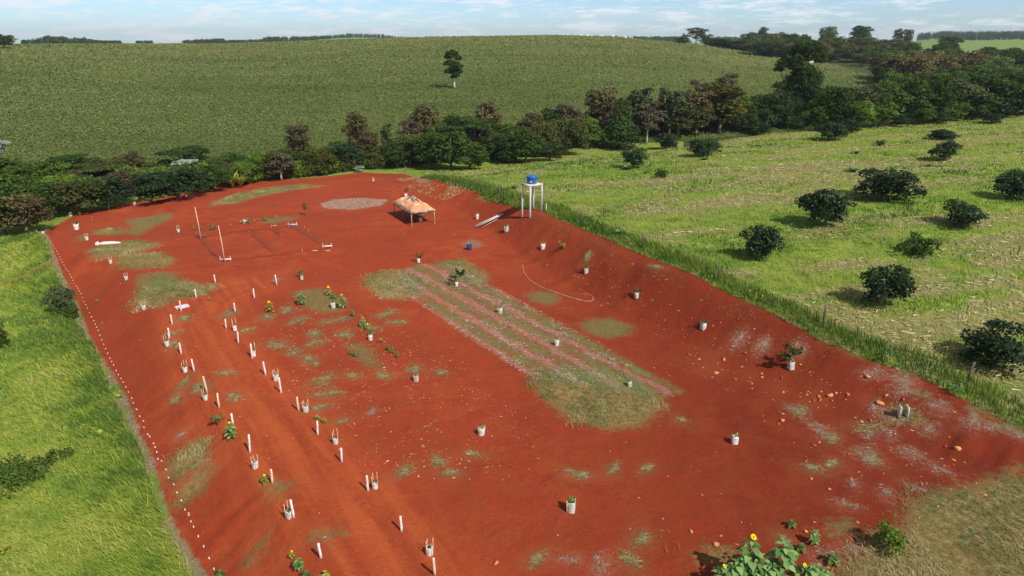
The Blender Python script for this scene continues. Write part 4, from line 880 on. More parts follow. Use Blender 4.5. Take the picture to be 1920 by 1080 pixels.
for i, (u, v) in enumerate([(1056, 67), (1064, 67.5), (1072, 68), (1080, 68), (1088, 68), (1095, 67.3), (1100, 68.6), (1108, 68.6), (1116, 69), (1128, 69.2), (1148, 69.6), (1156, 70), (1172, 71.5), (1182, 72)]):
    x, y, _ = ray(u, v); r = 1250 + (i % 3) * 60; k = r / math.hypot(x, y); X, Y = x * k, y * k; Z = CAMZ + ray(u, v + 1.3)[2] * k
    Z0 = hz(X, Y)
    (th_ if i % 3 != 2 else tr_).place((X, Y, Z0 if Z0 > Z - 6 else Z - 4), random.uniform(-.4, .4), (1.0, 1.0, 1.0 + max(0, (Z - Z0) / 6)) if Z0 <= Z - 6 else (.6, .8, random.uniform(.75, 1.1)),
        'tiny white house of the distant town on the horizon' if i % 3 != 2 else 'tiny red roofed house of the distant town on the horizon', 'house', 'houses of the distant town')
def mast(u, v0, v1, r, lb):
    x, y, _ = ray(u, v0); k = r / math.hypot(x, y); X, Y = x * k, y * k; Z = hz(X, Y); h = size_at((X, Y, Z), u, v1); mb = MB()
    for a in range(3): mb.tube([(math.cos(a * 2.1) * .9, math.sin(a * 2.1) * .9, 0), (math.cos(a * 2.1) * .25, math.sin(a * 2.1) * .25, h)], [.12, .08], 5)
    for j in range(14): z = h * (j + .5) / 14; s = .9 - .65 * z / h; mb.tube([(s, 0, z), (-s * .5, s * .87, z), (-s * .5, -s * .87, z), (s, 0, z)], .05, 4)
    o = mb.build('radio_mast', M['concrete']); o.location = (X, Y, Z); tag(o, lb, 'mast')
mast(1000, 68, 57, 1500, 'thin radio mast on the horizon left of the town'); mast(1124, 68, 59, 1500, 'thin radio mast on the horizon behind the town')

# ------------------------------------------------------------------ ground cover: grasses, straw, litter
def grassmat(name, cols, transl=.35):
    m, t = material(name); r = t.attr('rnd'); c = cols[0]
    for i, k in enumerate(cols[1:]): c = t.mix(t.ramp(r, i / (len(cols) - 1), (i + 1) / (len(cols) - 1), smooth=False), c, k)
    finish(t, c, .6, spec=.2, transl=transl); return m
G = {'bank': grassmat('bank_grass_blades', [(.10, .180, .026), (.255, .345, .042), (.42, .46, .070), (.52, .50, .15)], .5),
     'pasture': grassmat('pasture_grass_blades', [(.040, .110, .012), (.125, .225, .020), (.23, .33, .034), (.36, .37, .09)], .5),
     'rank': grassmat('rank_fence_grass_blades', [(.055, .125, .018), (.13, .215, .028), (.22, .30, .045), (.30, .30, .10)], .45),
     'straw': grassmat('dry_maize_stalks', [(.24, .19, .07), (.46, .37, .17), (.64, .54, .32)], .2),
     'mown': grassmat('mown_dry_grass', [(.065, .105, .026), (.125, .160, .045), (.215, .215, .078), (.33, .28, .13)], .2),
     'creep': grassmat('creeping_grass', [(.075, .13, .055), (.13, .19, .085), (.22, .25, .12)], .2),
     'litter': grassmat('beige_chips', [(.46, .20, .12), (.58, .36, .24), (.68, .50, .37)], .05),
     'fibre': grassmat('grey_dead_weeds', [(.24, .11, .065), (.31, .20, .14), (.38, .30, .23)], .05),
     'rowst': grassmat('pale_row_straw', [(.36, .25, .18), (.48, .40, .32), (.60, .54, .46)], .05),
     'tuft': grassmat('thin_olive_tufts', [(.16, .15, .06), (.27, .23, .10), (.38, .28, .16)], .1),
     'crop': grassmat('crop_leaves', [(.082, .120, .032), (.130, .168, .046), (.178, .208, .060), (.236, .244, .080)], .3)}
def scatter(n, x0, x1, y0, y1, keep, rng=RNG):
    P = np.stack([rng.uniform(x0, x1, n), rng.uniform(y0, y1, n)], 1); k = keep(P[:, 0], P[:, 1]); return P[rng.random(n) < k]
def in_view(x, y, mg=1.12): return (np.abs(x) < (y * .80 + 6) * mg) & (y > 12)
def stuff(o, lb, cat): return tag(o, lb, cat, kind='stuff')
# left bank
def kb(x, y):
    r = np.hypot(x, y); rd = polysd(RED, x, y); d = linesd(wDEAD, x, y); p = .78 * x + .62 * y; pa = linesd(wPATH, x, y)
    return ((rd < 0) & (p < 9) & (d > .3) & (pa > .4) & in_view(x, y) & (r < 88)) * np.clip((27 / r) ** 1.2, .12, 1)
P = scatter(620000, -75, 2, 13, 85, kb); r = np.hypot(P[:, 0], P[:, 1]); ton = fbm(P[:, 0] * .22, P[:, 1] * .22, 4); ton2 = fbm(P[:, 0] * .9 + 5, P[:, 1] * .9, 2)
cv = np.clip((ton - .5) * 2.2 + .45 + (ton2 - .5) * .7 + RNG.normal(0, .17, len(P)), 0, 1); nearred = np.clip(polysd(RED, P[:, 0], P[:, 1]) + 4, 0, 4) / 4; cv = np.clip(cv - nearred * .25, 0, 1)
stuff(blades('bank_grass', P, .27 + .28 * nearred, .024 * np.clip(r / 24, 1, 3.4), 1.0 + 0 * r, cv, G['bank'], ldir=2.0 + 2.5 * ton), 'thick yellow green grass covering the left bank', 'grass')
# dead strip along the foot of the slope
def kd(x, y): return ((linesd(wDEAD, x, y) < .4 + fbm(x * .5, y * .5, 2)) & (polysd(RED, x, y) < -.05) & in_view(x, y)) * .8
P = scatter(260000, -60, -6, 13, 75, kd); cv = RNG.uniform(0, .8, len(P)); P = P[:26000]; cv = cv[:26000]; r = np.hypot(P[:, 0], P[:, 1])
stuff(blades('dead_grass', P, .14 + 0 * r, .03 * np.clip(r / 26, 1, 3), 1.3 + 0 * r, cv, G['tuft']), 'grey brown dead grass along the foot of the red slope', 'dry grass')
# pasture
def kp(x, y):
    r = np.hypot(x, y); rd = polysd(RED, x, y); p = .78 * x + .62 * y; az = np.degrees(np.arctan2(x, y)); w = r - np.interp(az, VAZ, VR)
    return ((rd < 0) & (p > 20) & (w < -6) & in_view(x, y)) * np.clip((34 / r) ** 1.7, .06, 1)
P = scatter(2000000, -30, 135, 20, 185, kp); r = np.hypot(P[:, 0], P[:, 1]); co = corn(P[:, 0], P[:, 1]); rd = -polysd(RED, P[:, 0], P[:, 1])
keep = RNG.random(len(P)) > co * .72; P, r, co, rd = P[keep], r[keep], co[keep], rd[keep]
ton = fbm(P[:, 0] * .16 + 9, P[:, 1] * .30, 4); ton2 = fbm(P[:, 0] * .8, P[:, 1] * .8 + 3, 3)
cv = np.clip((ton - .5) * 3.4 + .44 + (ton2 - .5) * 1.5 + RNG.normal(0, .15, len(P)) + co * .15, 0, 1); edge = np.clip(1 - rd / 2.0, 0, 1)
hg = .16 + .26 * np.clip((ton2 - .4) * 3, 0, 1)
m1 = edge > .02; cvr = np.clip(cv * .8, 0, 1)
stuff(blades('pasture_grass', P[~m1], hg[~m1], (.028 * np.clip(r / 32, 1, 4.5))[~m1], .55 + 0 * r[~m1], cv[~m1], G['pasture'], ldir=2.6), 'bright green pasture grass right of the fence', 'grass')
def kr(x, y):
    rd = polysd(RED, x, y); p = .78 * x + .62 * y
    return ((rd < .1) & (rd > -2.2) & (p > 22) & (y < 100) & in_view(x, y)) * np.clip((34 / np.hypot(x, y)) ** 1.0, .1, 1)
P = scatter(560000, -22, 45, 18, 95, kr); r = np.hypot(P[:, 0], P[:, 1]); ton2 = fbm(P[:, 0] * .6, P[:, 1] * .6 + 3, 3); rd = -polysd(RED, P[:, 0], P[:, 1])
cv = np.clip(.36 + (ton2 - .5) * 1.6 + RNG.normal(0, .14, len(P)), 0, 1)
stuff(blades('rank_grass', P, .30 + .55 * np.clip(ton2 * 1.6 - .3, 0, 1) * np.clip(rd, .2, 1), .036 * np.clip(r / 34, 1, 3), .4 + 0 * r, cv, G['rank'], ldir=3.6), 'tall rank grass growing along the wire fence at the top of the cut', 'grass')
def ks(x, y): return kp(x, y) * corn(x, y) * (polysd(RED, x, y) < -2.5)
P = scatter(1100000, -30, 135, 22, 185, ks); r = np.hypot(P[:, 0], P[:, 1]); h_ = len(P) // 2
stuff(blades('maize_stubble', P[:h_], .24 + 0 * r[:h_], .028 * np.clip(r[:h_] / 36, 1, 3.4), .35 + 0 * r[:h_], RNG.random(h_), G['straw']), 'dry maize stubble standing in bands across the pasture', 'stubble')
stuff(litter('maize_straw', P[h_:], .36, .028 * np.clip(r[h_:] / 36, 1, 3.4), RNG.random(len(P) - h_), G['straw'], ang=.3, spread=.9, lift=.08, tilt=.35), 'pale fallen maize straw lying between the pasture grass', 'straw')
# mown and creeping grass on the red soil
def kt(x, y):
    u_ = upoly(wT, x, y) + (fbm(x * .9, y * .9, 3) - .5) * 2.4
    return np.clip(u_ * 1.3 + .6, 0, 1) * (u_ > -.45) * np.clip((30 / np.hypot(x, y)), .2, 1)
P = scatter(1100000, -52, 34, 13, 90, kt); r = np.hypot(P[:, 0], P[:, 1]); ton = fbm(P[:, 0] * .7, P[:, 1] * .7, 3)
big_ = fbm(P[:, 0] * .35 + 2, P[:, 1] * .35, 3); cv = np.clip((ton - .5) * 2.6 + (big_ - .5) * 2.4 + .30 + RNG.normal(0, .2, len(P)), 0, 1)
stuff(blades('mown_grass', P, .06 + .14 * np.clip(ton * 2 - .6, 0, 1), .022 * np.clip(r / 24, 1, 3), 1.6 + 0 * r, cv, G['mown'], ldir=2.2), 'short dry mown grass in patches on the red soil', 'grass')
def kg(x, y):
    g = upoly(wG, x, y); rw = polysd(wR, x, y); c = (x - RA[0]) * rnor[0] + (y - RA[1]) * rnor[1]; s = np.sin(c * 2 * np.pi / 1.5 + (fbm(x * .7, y * .7, 3) - .5) * 5.5 - .3)
    return np.maximum((g > -.2) * np.clip(g * 2 + .6, 0, 1), (rw > -.2) * np.clip(s * 1.0 + .35, 0, 1) * .9) * np.clip(30 / np.hypot(x, y), .3, 1)
P = scatter(700000, -40, 36, 13, 85, kg); r = np.hypot(P[:, 0], P[:, 1])
stuff(blades('creeping_grass', P, .07 + 0 * r, .022 * np.clip(r / 24, 1, 3), 1.9 + 0 * r, np.clip(RNG.normal(.4, .25, len(P)), 0, 1), G['creep']), 'bluish green creeping grass spreading over the red soil', 'grass')
def rays(B, n_, lf, seed, elong=1.0):
    rng = np.random.default_rng(seed); X = []; A = []
    for bx, by, r in B:
        h_ = math.sin(bx * 12.9 + by * 7.3) * 1.2; c_, s_ = math.cos(h_), math.sin(h_)
        for q_ in range(3):
            n = int(n_ * (.3 + r * .8)); a = rng.uniform(0, 6.28, n); ox, oy = rng.normal(0, r * .6, 2); d = np.abs(rng.normal(0, r * .85, n)) * (.5 + .8 * rng.random())
            lx_, ly_ = ox + np.cos(a) * d, (oy + np.sin(a) * d) * .6; X.append(np.stack([bx + lx_ * c_ - ly_ * s_, by + lx_ * s_ + ly_ * c_], 1)); A.append(a + h_ + rng.normal(0, .6, n))
    return np.concatenate(X), np.concatenate(A)
X, A_ = rays(blobW, 210, .3, 4)
stuff(litter('spreading_tufts', X, .14, .011 * np.clip(np.hypot(X[:, 0], X[:, 1]) / 24, 1, 2.5), np.clip(RNG.normal(.45, .3, len(X)), 0, 1), G['tuft'], ang=A_, spread=.5, tilt=.25), 'thin spreading grass tufts on the red soil', 'grass')
X, A_ = rays(greyW, 130, .3, 5)
stuff(litter('dead_weeds', X, .11, .009 * np.clip(np.hypot(X[:, 0], X[:, 1]) / 24, 1, 2.5), RNG.random(len(X)), G['fibre'], ang=A_, spread=1.2, tilt=.3), 'pale grey dead weeds matted on the red soil', 'dry weeds')
# chips and litter on the soil
Z1 = wpoly([(470, 600), (560, 560), (700, 590), (860, 680), (1000, 790), (1010, 860), (880, 900), (740, 910), (610, 830), (540, 740), (490, 680)])
Z2 = wpoly([(1180, 480), (1300, 580), (1500, 640), (1700, 720), (1880, 880), (1700, 1000), (1560, 980), (1480, 800), (1350, 740), (1250, 640), (1100, 560), (1000, 480)])
def kl(x, y):
    c = fbm(x * .45, y * .45, 3)
    return np.clip(np.where(polysd(Z1, x, y) > 0, .16 * (c > .42) + .25 * np.clip(c - .5, 0, 1), 0) + np.where(polysd(Z2, x, y) > 0, .05, 0) + np.where(polysd(RED, x, y) > .5, .007, 0), 0, 1)
P = scatter(150000, -45, 40, 14, 85, kl); r = np.hypot(P[:, 0], P[:, 1])
stuff(litter('straw_chips', P, .095, .028 * np.clip(r / 30, 1, 2), RNG.random(len(P)), G['litter'], tilt=.4), 'small beige straw chips strewn over the red soil', 'litter')
def kw(x, y):
    c = (x - RA[0]) * rnor[0] + (y - RA[1]) * rnor[1]; s = np.sin(c * 2 * np.pi / 1.5 + (fbm(x * .7, y * .7, 3) - .5) * 5.5); e = np.clip(fbm(x * .3 + 4, y * .3, 2) * 3 - .9, 0, 1)
    return (polysd(wR, x, y) > -.2) * np.clip(.42 - s * .4, 0, 1) * e
P = scatter(130000, -12, 26, 28, 66, kw)
stuff(litter('row_straw', P, .12, .022, RNG.random(len(P)), G['rowst'], tilt=.35), 'pinkish straw scattered between the planted grass rows', 'straw')
rim = wpoly([(620, 333), (700, 327), (760, 330), (800, 342), (850, 352)]); P = scatter(120000, -30, 5, 75, 100, lambda x, y: (linesd(rim, x, y) < 2.2) * np.clip(fbm(x * .6, y * .6, 3) * 3 - 1.1, 0, 1))
P = P[RNG.random(len(P)) < .8]
stuff(litter('rim_straw', P, .16, .035, RNG.random(len(P)), G['straw'], ang=.2, spread=.8, tilt=.3), 'bleached straw lying on the far rim of the terrace', 'straw')
cre = wpoly([(940, 372), (1090, 436), (1200, 486), (1330, 540), (1430, 588), (1540, 648), (1650, 692)]); P = scatter(60000, -5, 30, 25, 75, lambda x, y: (linesd(cre, x, y) < 1.1) * np.clip(fbm(x * .5, y * .5, 2) * 3 - 1, 0, 1) * .95)
stuff(litter('crest_straw', P, .15, .018, RNG.random(len(P)), G['mown'], ang=-1.0, spread=.6, tilt=.3), 'dry grass strands hanging over the top of the red cut', 'dry grass')
P = scatter(60000, -45, 34, 14, 80, lambda x, y: (polysd(RED, x, y) > .4) * np.clip(24 / np.hypot(x, y), 0, 1) ** 1.5 * np.clip(fbm(x * .5, y * .5, 3) * 2.4 - .7, 0, 1)); P = P[:9000]; n = len(P)
s = RNG.uniform(.018, .05, n)[:, None, None]; D6 = np.array([(1, 0, 0), (0, 1, 0), (-1, 0, 0), (0, -1, 0), (0, 0, .8)]); F5 = np.array([[0, 1, 4], [1, 2, 4], [2, 3, 4], [3, 0, 4]])
V = np.concatenate([P, height(P[:, 0], P[:, 1])[:, None]], 1)[:, None, :] + D6[None] * s * RNG.uniform(.5, 1.2, (n, 5, 1))
stuff(mesh_obj('soil_clods', V.reshape(-1, 3), quads=(np.arange(n)[:, None, None] * 5 + F5[None]).reshape(-1, 3), mat=M['soil_clod']), 'small crumbled clods of red earth', 'soil clods')
# crop: leaf clumps, finer near, larger far
n = 620000; a = np.radians(RNG.uniform(-46, 30, n)); rr = 1 / RNG.uniform(1 / 500.0, 1 / 108.0, n); x, y = rr * np.sin(a), rr * np.cos(a); azd = np.degrees(a)
lim = np.interp(azd, [-60, 14, 17, 19.5, 23, 26.5, 27.5, 30], [480, 480, 470, 450, 400, 330, 260, 0]) + 30 * (azd < -10)
k = (rr - np.interp(azd, VAZ, VR) > 10) & (rr < lim); x, y, rr = x[k], y[k], rr[k]
C = np.stack([x, y, height(x, y) + RNG.uniform(.05, .55, len(x))], 1); Nn = RNG.normal(size=C.shape) * .38 + np.array([0, -.1, .9])
V, Qd = leaf_quads(C, Nn, .0021 * rr * RNG.uniform(.6, 1.2, len(x)))
us, vs = x + y * .12, y - x * .12
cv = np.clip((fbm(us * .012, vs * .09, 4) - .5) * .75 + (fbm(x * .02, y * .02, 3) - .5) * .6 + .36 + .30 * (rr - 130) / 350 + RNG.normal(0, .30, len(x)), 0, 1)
stuff(mesh_obj('crop_foliage', V, quads=Qd, mat=G['crop'], rnd=np.repeat(cv, 4)), 'even green crop covering the rolling field behind the tree belt', 'crop')

# ------------------------------------------------------------------ white posts along the track
def post_proto(mat, seed):
    random.seed(seed); mb = MB(); mb.tube([(0, 0, -.15), (.004, 0, .25), (-.004, .004, .55), (0, 0, .80), (0, 0, .815)], [.05, .049, .047, .045, .036], 10, wob=.05); return Proto(mb.build('marker_post', M[mat], smooth=False))
pp = [post_proto('white_post', 1), post_proto('white_post', 2), post_proto('tan_post', 3)]
LP = [(404, 531, 515), (368, 559, 542), (340, 584, 563), (323, 609, 590), (318, 634, 615), (340, 664, 643), (364, 696, 673), (388, 735, 705), (411, 764, 737), (437, 796, 775), (469, 848, 815), (511, 906, 880), (551, 970, 937), (602, 1046, 1018)]
RP = [(519, 534, 515), (477, 559, 541), (441, 585, 568), (424, 616, 598), (447, 643, 622), (473, 672, 645), (498, 703, 678), (527, 736, 708), (560, 770, 744), (596, 815, 789), (641, 866, 840), (690, 920, 892), (753, 996, 968), (815, 1078, 1045)]
ORD = ['farthest', 'second', 'third', 'fourth', 'fifth', 'sixth', 'seventh', 'eighth', 'ninth', 'tenth', 'eleventh', 'twelfth', 'thirteenth', 'nearest']
for side, lst in (('left', LP), ('right', RP)):
    q = ats([l[:2] for l in lst])
    for i, (l, p) in enumerate(zip(lst, q)):
        p = tuple(p); tan_ = (side == 'left' and i in (7, 8, 11)) or (side == 'right' and i in (8, 13)); k = 2 if tan_ else i % 2; h = size_at(p, 0, l[2]) / .82
        where = ORD[i] if i in (0, 13) else ORD[i] + ' from the far end'
        pp[k].place(p, i, (1, 1, h), f'short {"tan" if tan_ else "white"} post, {where} in row {side} of dirt track', 'post', f'posts on the {side} of the dirt track', tilt=(random.uniform(-.03, .03), random.uniform(-.06, 0)))
pp[0].place(at(1024, 396), 0, (1, 1, .9), 'short white post beside the water tower at the fence grass', 'post')

# ------------------------------------------------------------------ seedling guards
def leaves_on(root, mat, C, Nn, size, name='foliage', seed=1): V, Qd = leaf_quads(np.array(C), np.array(Nn), size, rng=np.random.default_rng(seed)); return mesh_obj(name, V, quads=Qd, mat=L[mat], parent=root, rnd=np.repeat(np.random.default_rng(seed).random(len(C)), 4))
def guard(kind, seed):
    random.seed(seed); rng = np.random.default_rng(seed); root = empty('seedling_guard'); w, h = .125, .40
    smat = 'sleeve_grey' if kind == 'grey' else 'sleeve'
    if kind == 'panels':
        for s in (-1, 1): MB().box((s * .16, 0, .27), (.03, .30, .56), s * .15).build('panel', M['sleeve'], root)
    else:
        V = []; F = []; n = 5
        for zi in range(n):
            z = h * zi / (n - 1) - .02; k = 1 + .035 * math.sin(zi * 1.9 + seed)
            for lay in (0, 1):
                for sx, sy in ((-1, -1), (0, -1.0), (1, -1), (1.0, 0), (1, 1), (0, 1.0), (-1, 1), (-1.0, 0)):
                    jj = random.uniform(-.012, .012); V.append((sx * (w - lay * .008) * k + jj * (1 - lay), sy * (w - lay * .008) * k, z + (random.uniform(-.03, .03) if zi == n - 1 else 0)))
        for zi in range(n - 1):
            for lay in (0, 1):
                for i in range(8):
                    a = zi * 16 + lay * 8 + i; b = zi * 16 + lay * 8 + (i + 1) % 8; f = [a, b, b + 16, a + 16]; F.append(f if lay == 0 else f[::-1])
        for i in range(8): a = (n - 1) * 16 + i; b = (n - 1) * 16 + (i + 1) % 8; F.append([a, b, b + 8, a + 8])
        mesh_obj('sleeve', V, faces=F, mat=M[smat], parent=root)
        MB().box((0, 0, .03), (w * 1.7, w * 1.7, .10)).build('soil_fill', M['soil_clod'], root)
    ns = {'white': 2, 'grey': 2, 'staked': 4, 'tall': 3, 'panels': 2}[kind]; sh = {'white': .5, 'grey': .48, 'staked': .72, 'tall': .95, 'panels': .6}[kind]
    for i in range(ns):
        a = i * math.pi / 2 + .78 + (math.pi / 2 * (i % 2) if ns == 2 else 0); MB().tube([(math.cos(a) * .165, math.sin(a) * .165, -.1), (math.cos(a) * .17 + random.uniform(-.02, .02), math.sin(a) * .17, sh * random.uniform(.85, 1.1))], [.019, .015], 6).build('stake', M['bamboo'], root)
    sd_h = random.uniform(.42, .58); s_ = MB().tube([(0, 0, 0), (.01, .01, sd_h)], [.010, .005], 6).build('seedling', M['bark'], root)
    C = [(random.uniform(-.1, .1), random.uniform(-.1, .1), random.uniform(.25, sd_h + .06)) for _ in range(26)]
    leaves_on(s_, 'seedling', C, rng.normal(size=(26, 3)) + [0, 0, .8], rng.uniform(.06, .13, 26), seed=seed); return root
GP = {k: Proto(guard(k, i + 3)) for i, k in enumerate(('white', 'grey', 'staked', 'tall', 'panels'))}
GU = [  # base px, height px, kind, where it stands
 (133, 405, 8, 'white', 'at the far left corner of the terrace'), (81, 439, 6, 'white', 'at the foot of the far left corner'), (144, 430, 12, 'white', 'below the far left corner, with a seedling above it'), (163, 450, 11, 'staked', 'left of the white rolled sheet'),
 (208, 494, 11, 'staked', 'at the left tip of the dry grass patches'), (237, 525, 11, 'staked', 'on the slope edge between two grass patches'), (270, 580, 12, 'staked', 'on the slope edge below the grass patch'),
 (314, 648, 20, 'tall', 'behind the fifth left post'), (348, 697, 20, 'tall', 'left of the seventh left post'), (386, 749, 20, 'tall', 'just below the tan eighth left post'), (479, 877, 20, 'staked', 'between the eleventh and twelfth left posts'),
 (543, 970, 28, 'tall', 'touching the thirteenth left post'), (252, 384, 6, 'white', 'on the far rim, left one'), (349, 368, 6, 'white', 'on the far rim, right one'), (335, 435, 12, 'tall', 'left of the thin pole frames'),
 (460, 419, 9, 'white', 'between small plants behind the dug plot'), (441, 619, 20, 'tall', 'beside the fourth right post'), (476, 667, 22, 'tall', 'behind the sixth right post'), (518, 713, 18, 'staked', 'behind the eighth right post'),
 (574, 772, 19, 'staked', 'right of the ninth right post'), (630, 831, 21, 'tall', 'between the tenth and eleventh right posts'), (704, 915, 22, 'tall', 'right of the twelfth right post'), (806, 1039, 24, 'staked', 'above the nearest right post'),
 (625, 577, 12, 'grey', 'between two sunflowers on the green patch'), (566, 524, 8, 'grey', 'right of the farthest right post with bushy plant'), (695, 637, 11, 'white', 'at the end of the flowering sunflower row'),
 (781, 714, 13, 'grey', 'alone in the middle of the terrace'), (903, 815, 16, 'white', 'alone below the long grass rows'), (1071, 958, 22, 'grey', 'nearest one alone in the bottom middle'), (1377, 831, 17, 'white', 'alone on bare soil right of the big dry patch'),
 (1691, 781, 20, 'panels', 'made of two white panels by the orange rocks'), (1180, 724, 11, 'grey', 'at the edge of the big dry grass patch'), (1044, 647, 12, 'white', 'inside the grass rows, lower one'), (938, 587, 12, 'grey', 'inside the grass rows, middle one'),
 (856, 536, 9, 'white', 'under the small tree at the head of the grass rows'), (785, 492, 9, 'white', 'under the thin sapling above the grass rows'), (950, 434, 12, 'grey', 'below the pile of poles'), (895, 410, 10, 'white', 'left of the pile of poles'),
 (1018, 467, 12, 'white', 'in the middle of the bare far yard'), (1099, 512, 11, 'grey', 'at the foot of the cut, far one'), (1193, 558, 12, 'grey', 'at the foot of the cut, middle one'), (1318, 617, 14, 'white', 'at the foot of the cut near the orange stones'),
 (1482, 691, 16, 'grey', 'under the leafy sapling at the foot of the cut'), (700, 340, 7, 'staked', 'at the far rim below the straw'), (761, 370, 8, 'white', 'behind the canopy tent')]
KW = {'white': 'white sack', 'grey': 'dusty grey sack', 'staked': 'whitish four staked', 'tall': 'tall staked', 'panels': 'white'}
for i, (g, p) in enumerate(zip(GU, ats([g[:2] for g in GU]))):
    p = tuple(p); h0 = {'white': .47, 'grey': .46, 'staked': .68, 'tall': .85, 'panels': .55}[g[3]]; s = max(.75, min(1.3, size_at(p, 0, g[1] - g[2]) / h0)); GP[g[3]].place((p[0], p[1], p[2]), random.uniform(-.3, .5), s, f'{KW[g[3]]} seedling guard {g[4]}', 'plant guard', 'seedling guards on the red terrace')

# saplings growing out of guards
def sapling(name, leaf, h, w, n, seed, ls=.12, bark='bark'):
    random.seed(seed); rng = np.random.default_rng(seed); root = empty(name); mb = MB(); mb.tube([(0, 0, 0), (.02, .01, h * .5), (0, 0, h * .9)], [.02, .014, .006], 6); C = []
    for i in range(7):
        z = h * random.uniform(.35, .7); a = random.uniform(0, 6.28); e = Vector((math.cos(a) * w * .45, math.sin(a) * w * .45, z + h * random.uniform(.12, .3))); mb.tube([(0, 0, z), e], [.009, .004], 5)
        for _ in range(n // 7): f = random.uniform(.35, 1.1); C.append((e.x * f + random.gauss(0, .06), e.y * f + random.gauss(0, .06), z + (e.z - z) * f + random.gauss(0, .06)))
    mb.build('trunk', M[bark], root); leaves_on(root, leaf, C, rng.normal(size=(len(C), 3)) + [0, 0, .6], rng.uniform(.7, 1.3, len(C)) * ls, seed=seed); return root
for (u, v, vt, w, n, leaf, lb) in [(857, 534, 507, 1.3, 210, 'dark', 'small dark leaved tree growing from a white sack at the head of the grass rows'), (785, 492, 472, .8, 70, 'dark', 'thin dark sapling growing from a guard above the grass rows'),
        (1484, 690, 645, 1.25, 230, 'dark', 'leafy sapling with reddish green leaves at the foot of the cut'), (1099, 511, 489, .55, 50, 'gold', 'golden sapling in the far guard at the foot of the cut'), (1194, 557, 537, .6, 50, 'gold', 'golden sapling in the middle guard at the foot of the cut'),
        (1318, 615, 594, .5, 36, 'olive', 'sparse sapling in the guard by the orange stones'), (950, 433, 418, .4, 34, 'dark', 'small sapling in the guard below the poles'), (573, 404, 382, .7, 120, 'dark', 'narrow staked bush standing behind the dug plot'),
        (1667, 684, 653, .7, 90, 'seedling', 'pale green young plant at the edge of the tall fence grass'), (1790, 742, 722, .6, 60, 'weed', 'pale leafed weed plant at the edge of the fence grass, lower right'), (566, 520, 508, .5, 90, 'seedling', 'bushy seedling growing in a grey sack'),
        (1055, 467, 454, .5, 60, 'yellowgreen', 'small yellow green bush on the bare far yard'), (761, 369, 352, .7, 60, 'olive', 'thin sapling in the guard behind the tent'), (144, 424, 414, .5, 40, 'green', 'tiny sapling above the corner guard'), (408, 798, 775, .5, 70, 'seedling', 'small bushy seedling left of the tenth left post')]:
    p = at(u, v); h = size_at(p, 0, vt); o = sapling('sapling', leaf, h, w, n, int(u), .16 if w > 1 else .12); o.location = p; tag(o, lb, 'sapling')
bb = Proto(make_tree('garden_bush', 'bright', lobes_round(8, .55, .9, .05, 66, (.3, .45)), .10, per=1100, trunk_r=.02, trunk_h=.2, seed=66, limbs=False))
bb.place(at(1664, 1032), 0, 1.15, 'airy light green bush at the edge of the dry grass, bottom right', 'bush'); bb.place(at(1434, 562), 2, .5, 'small green bush on top of the cut by the fence grass', 'bush')

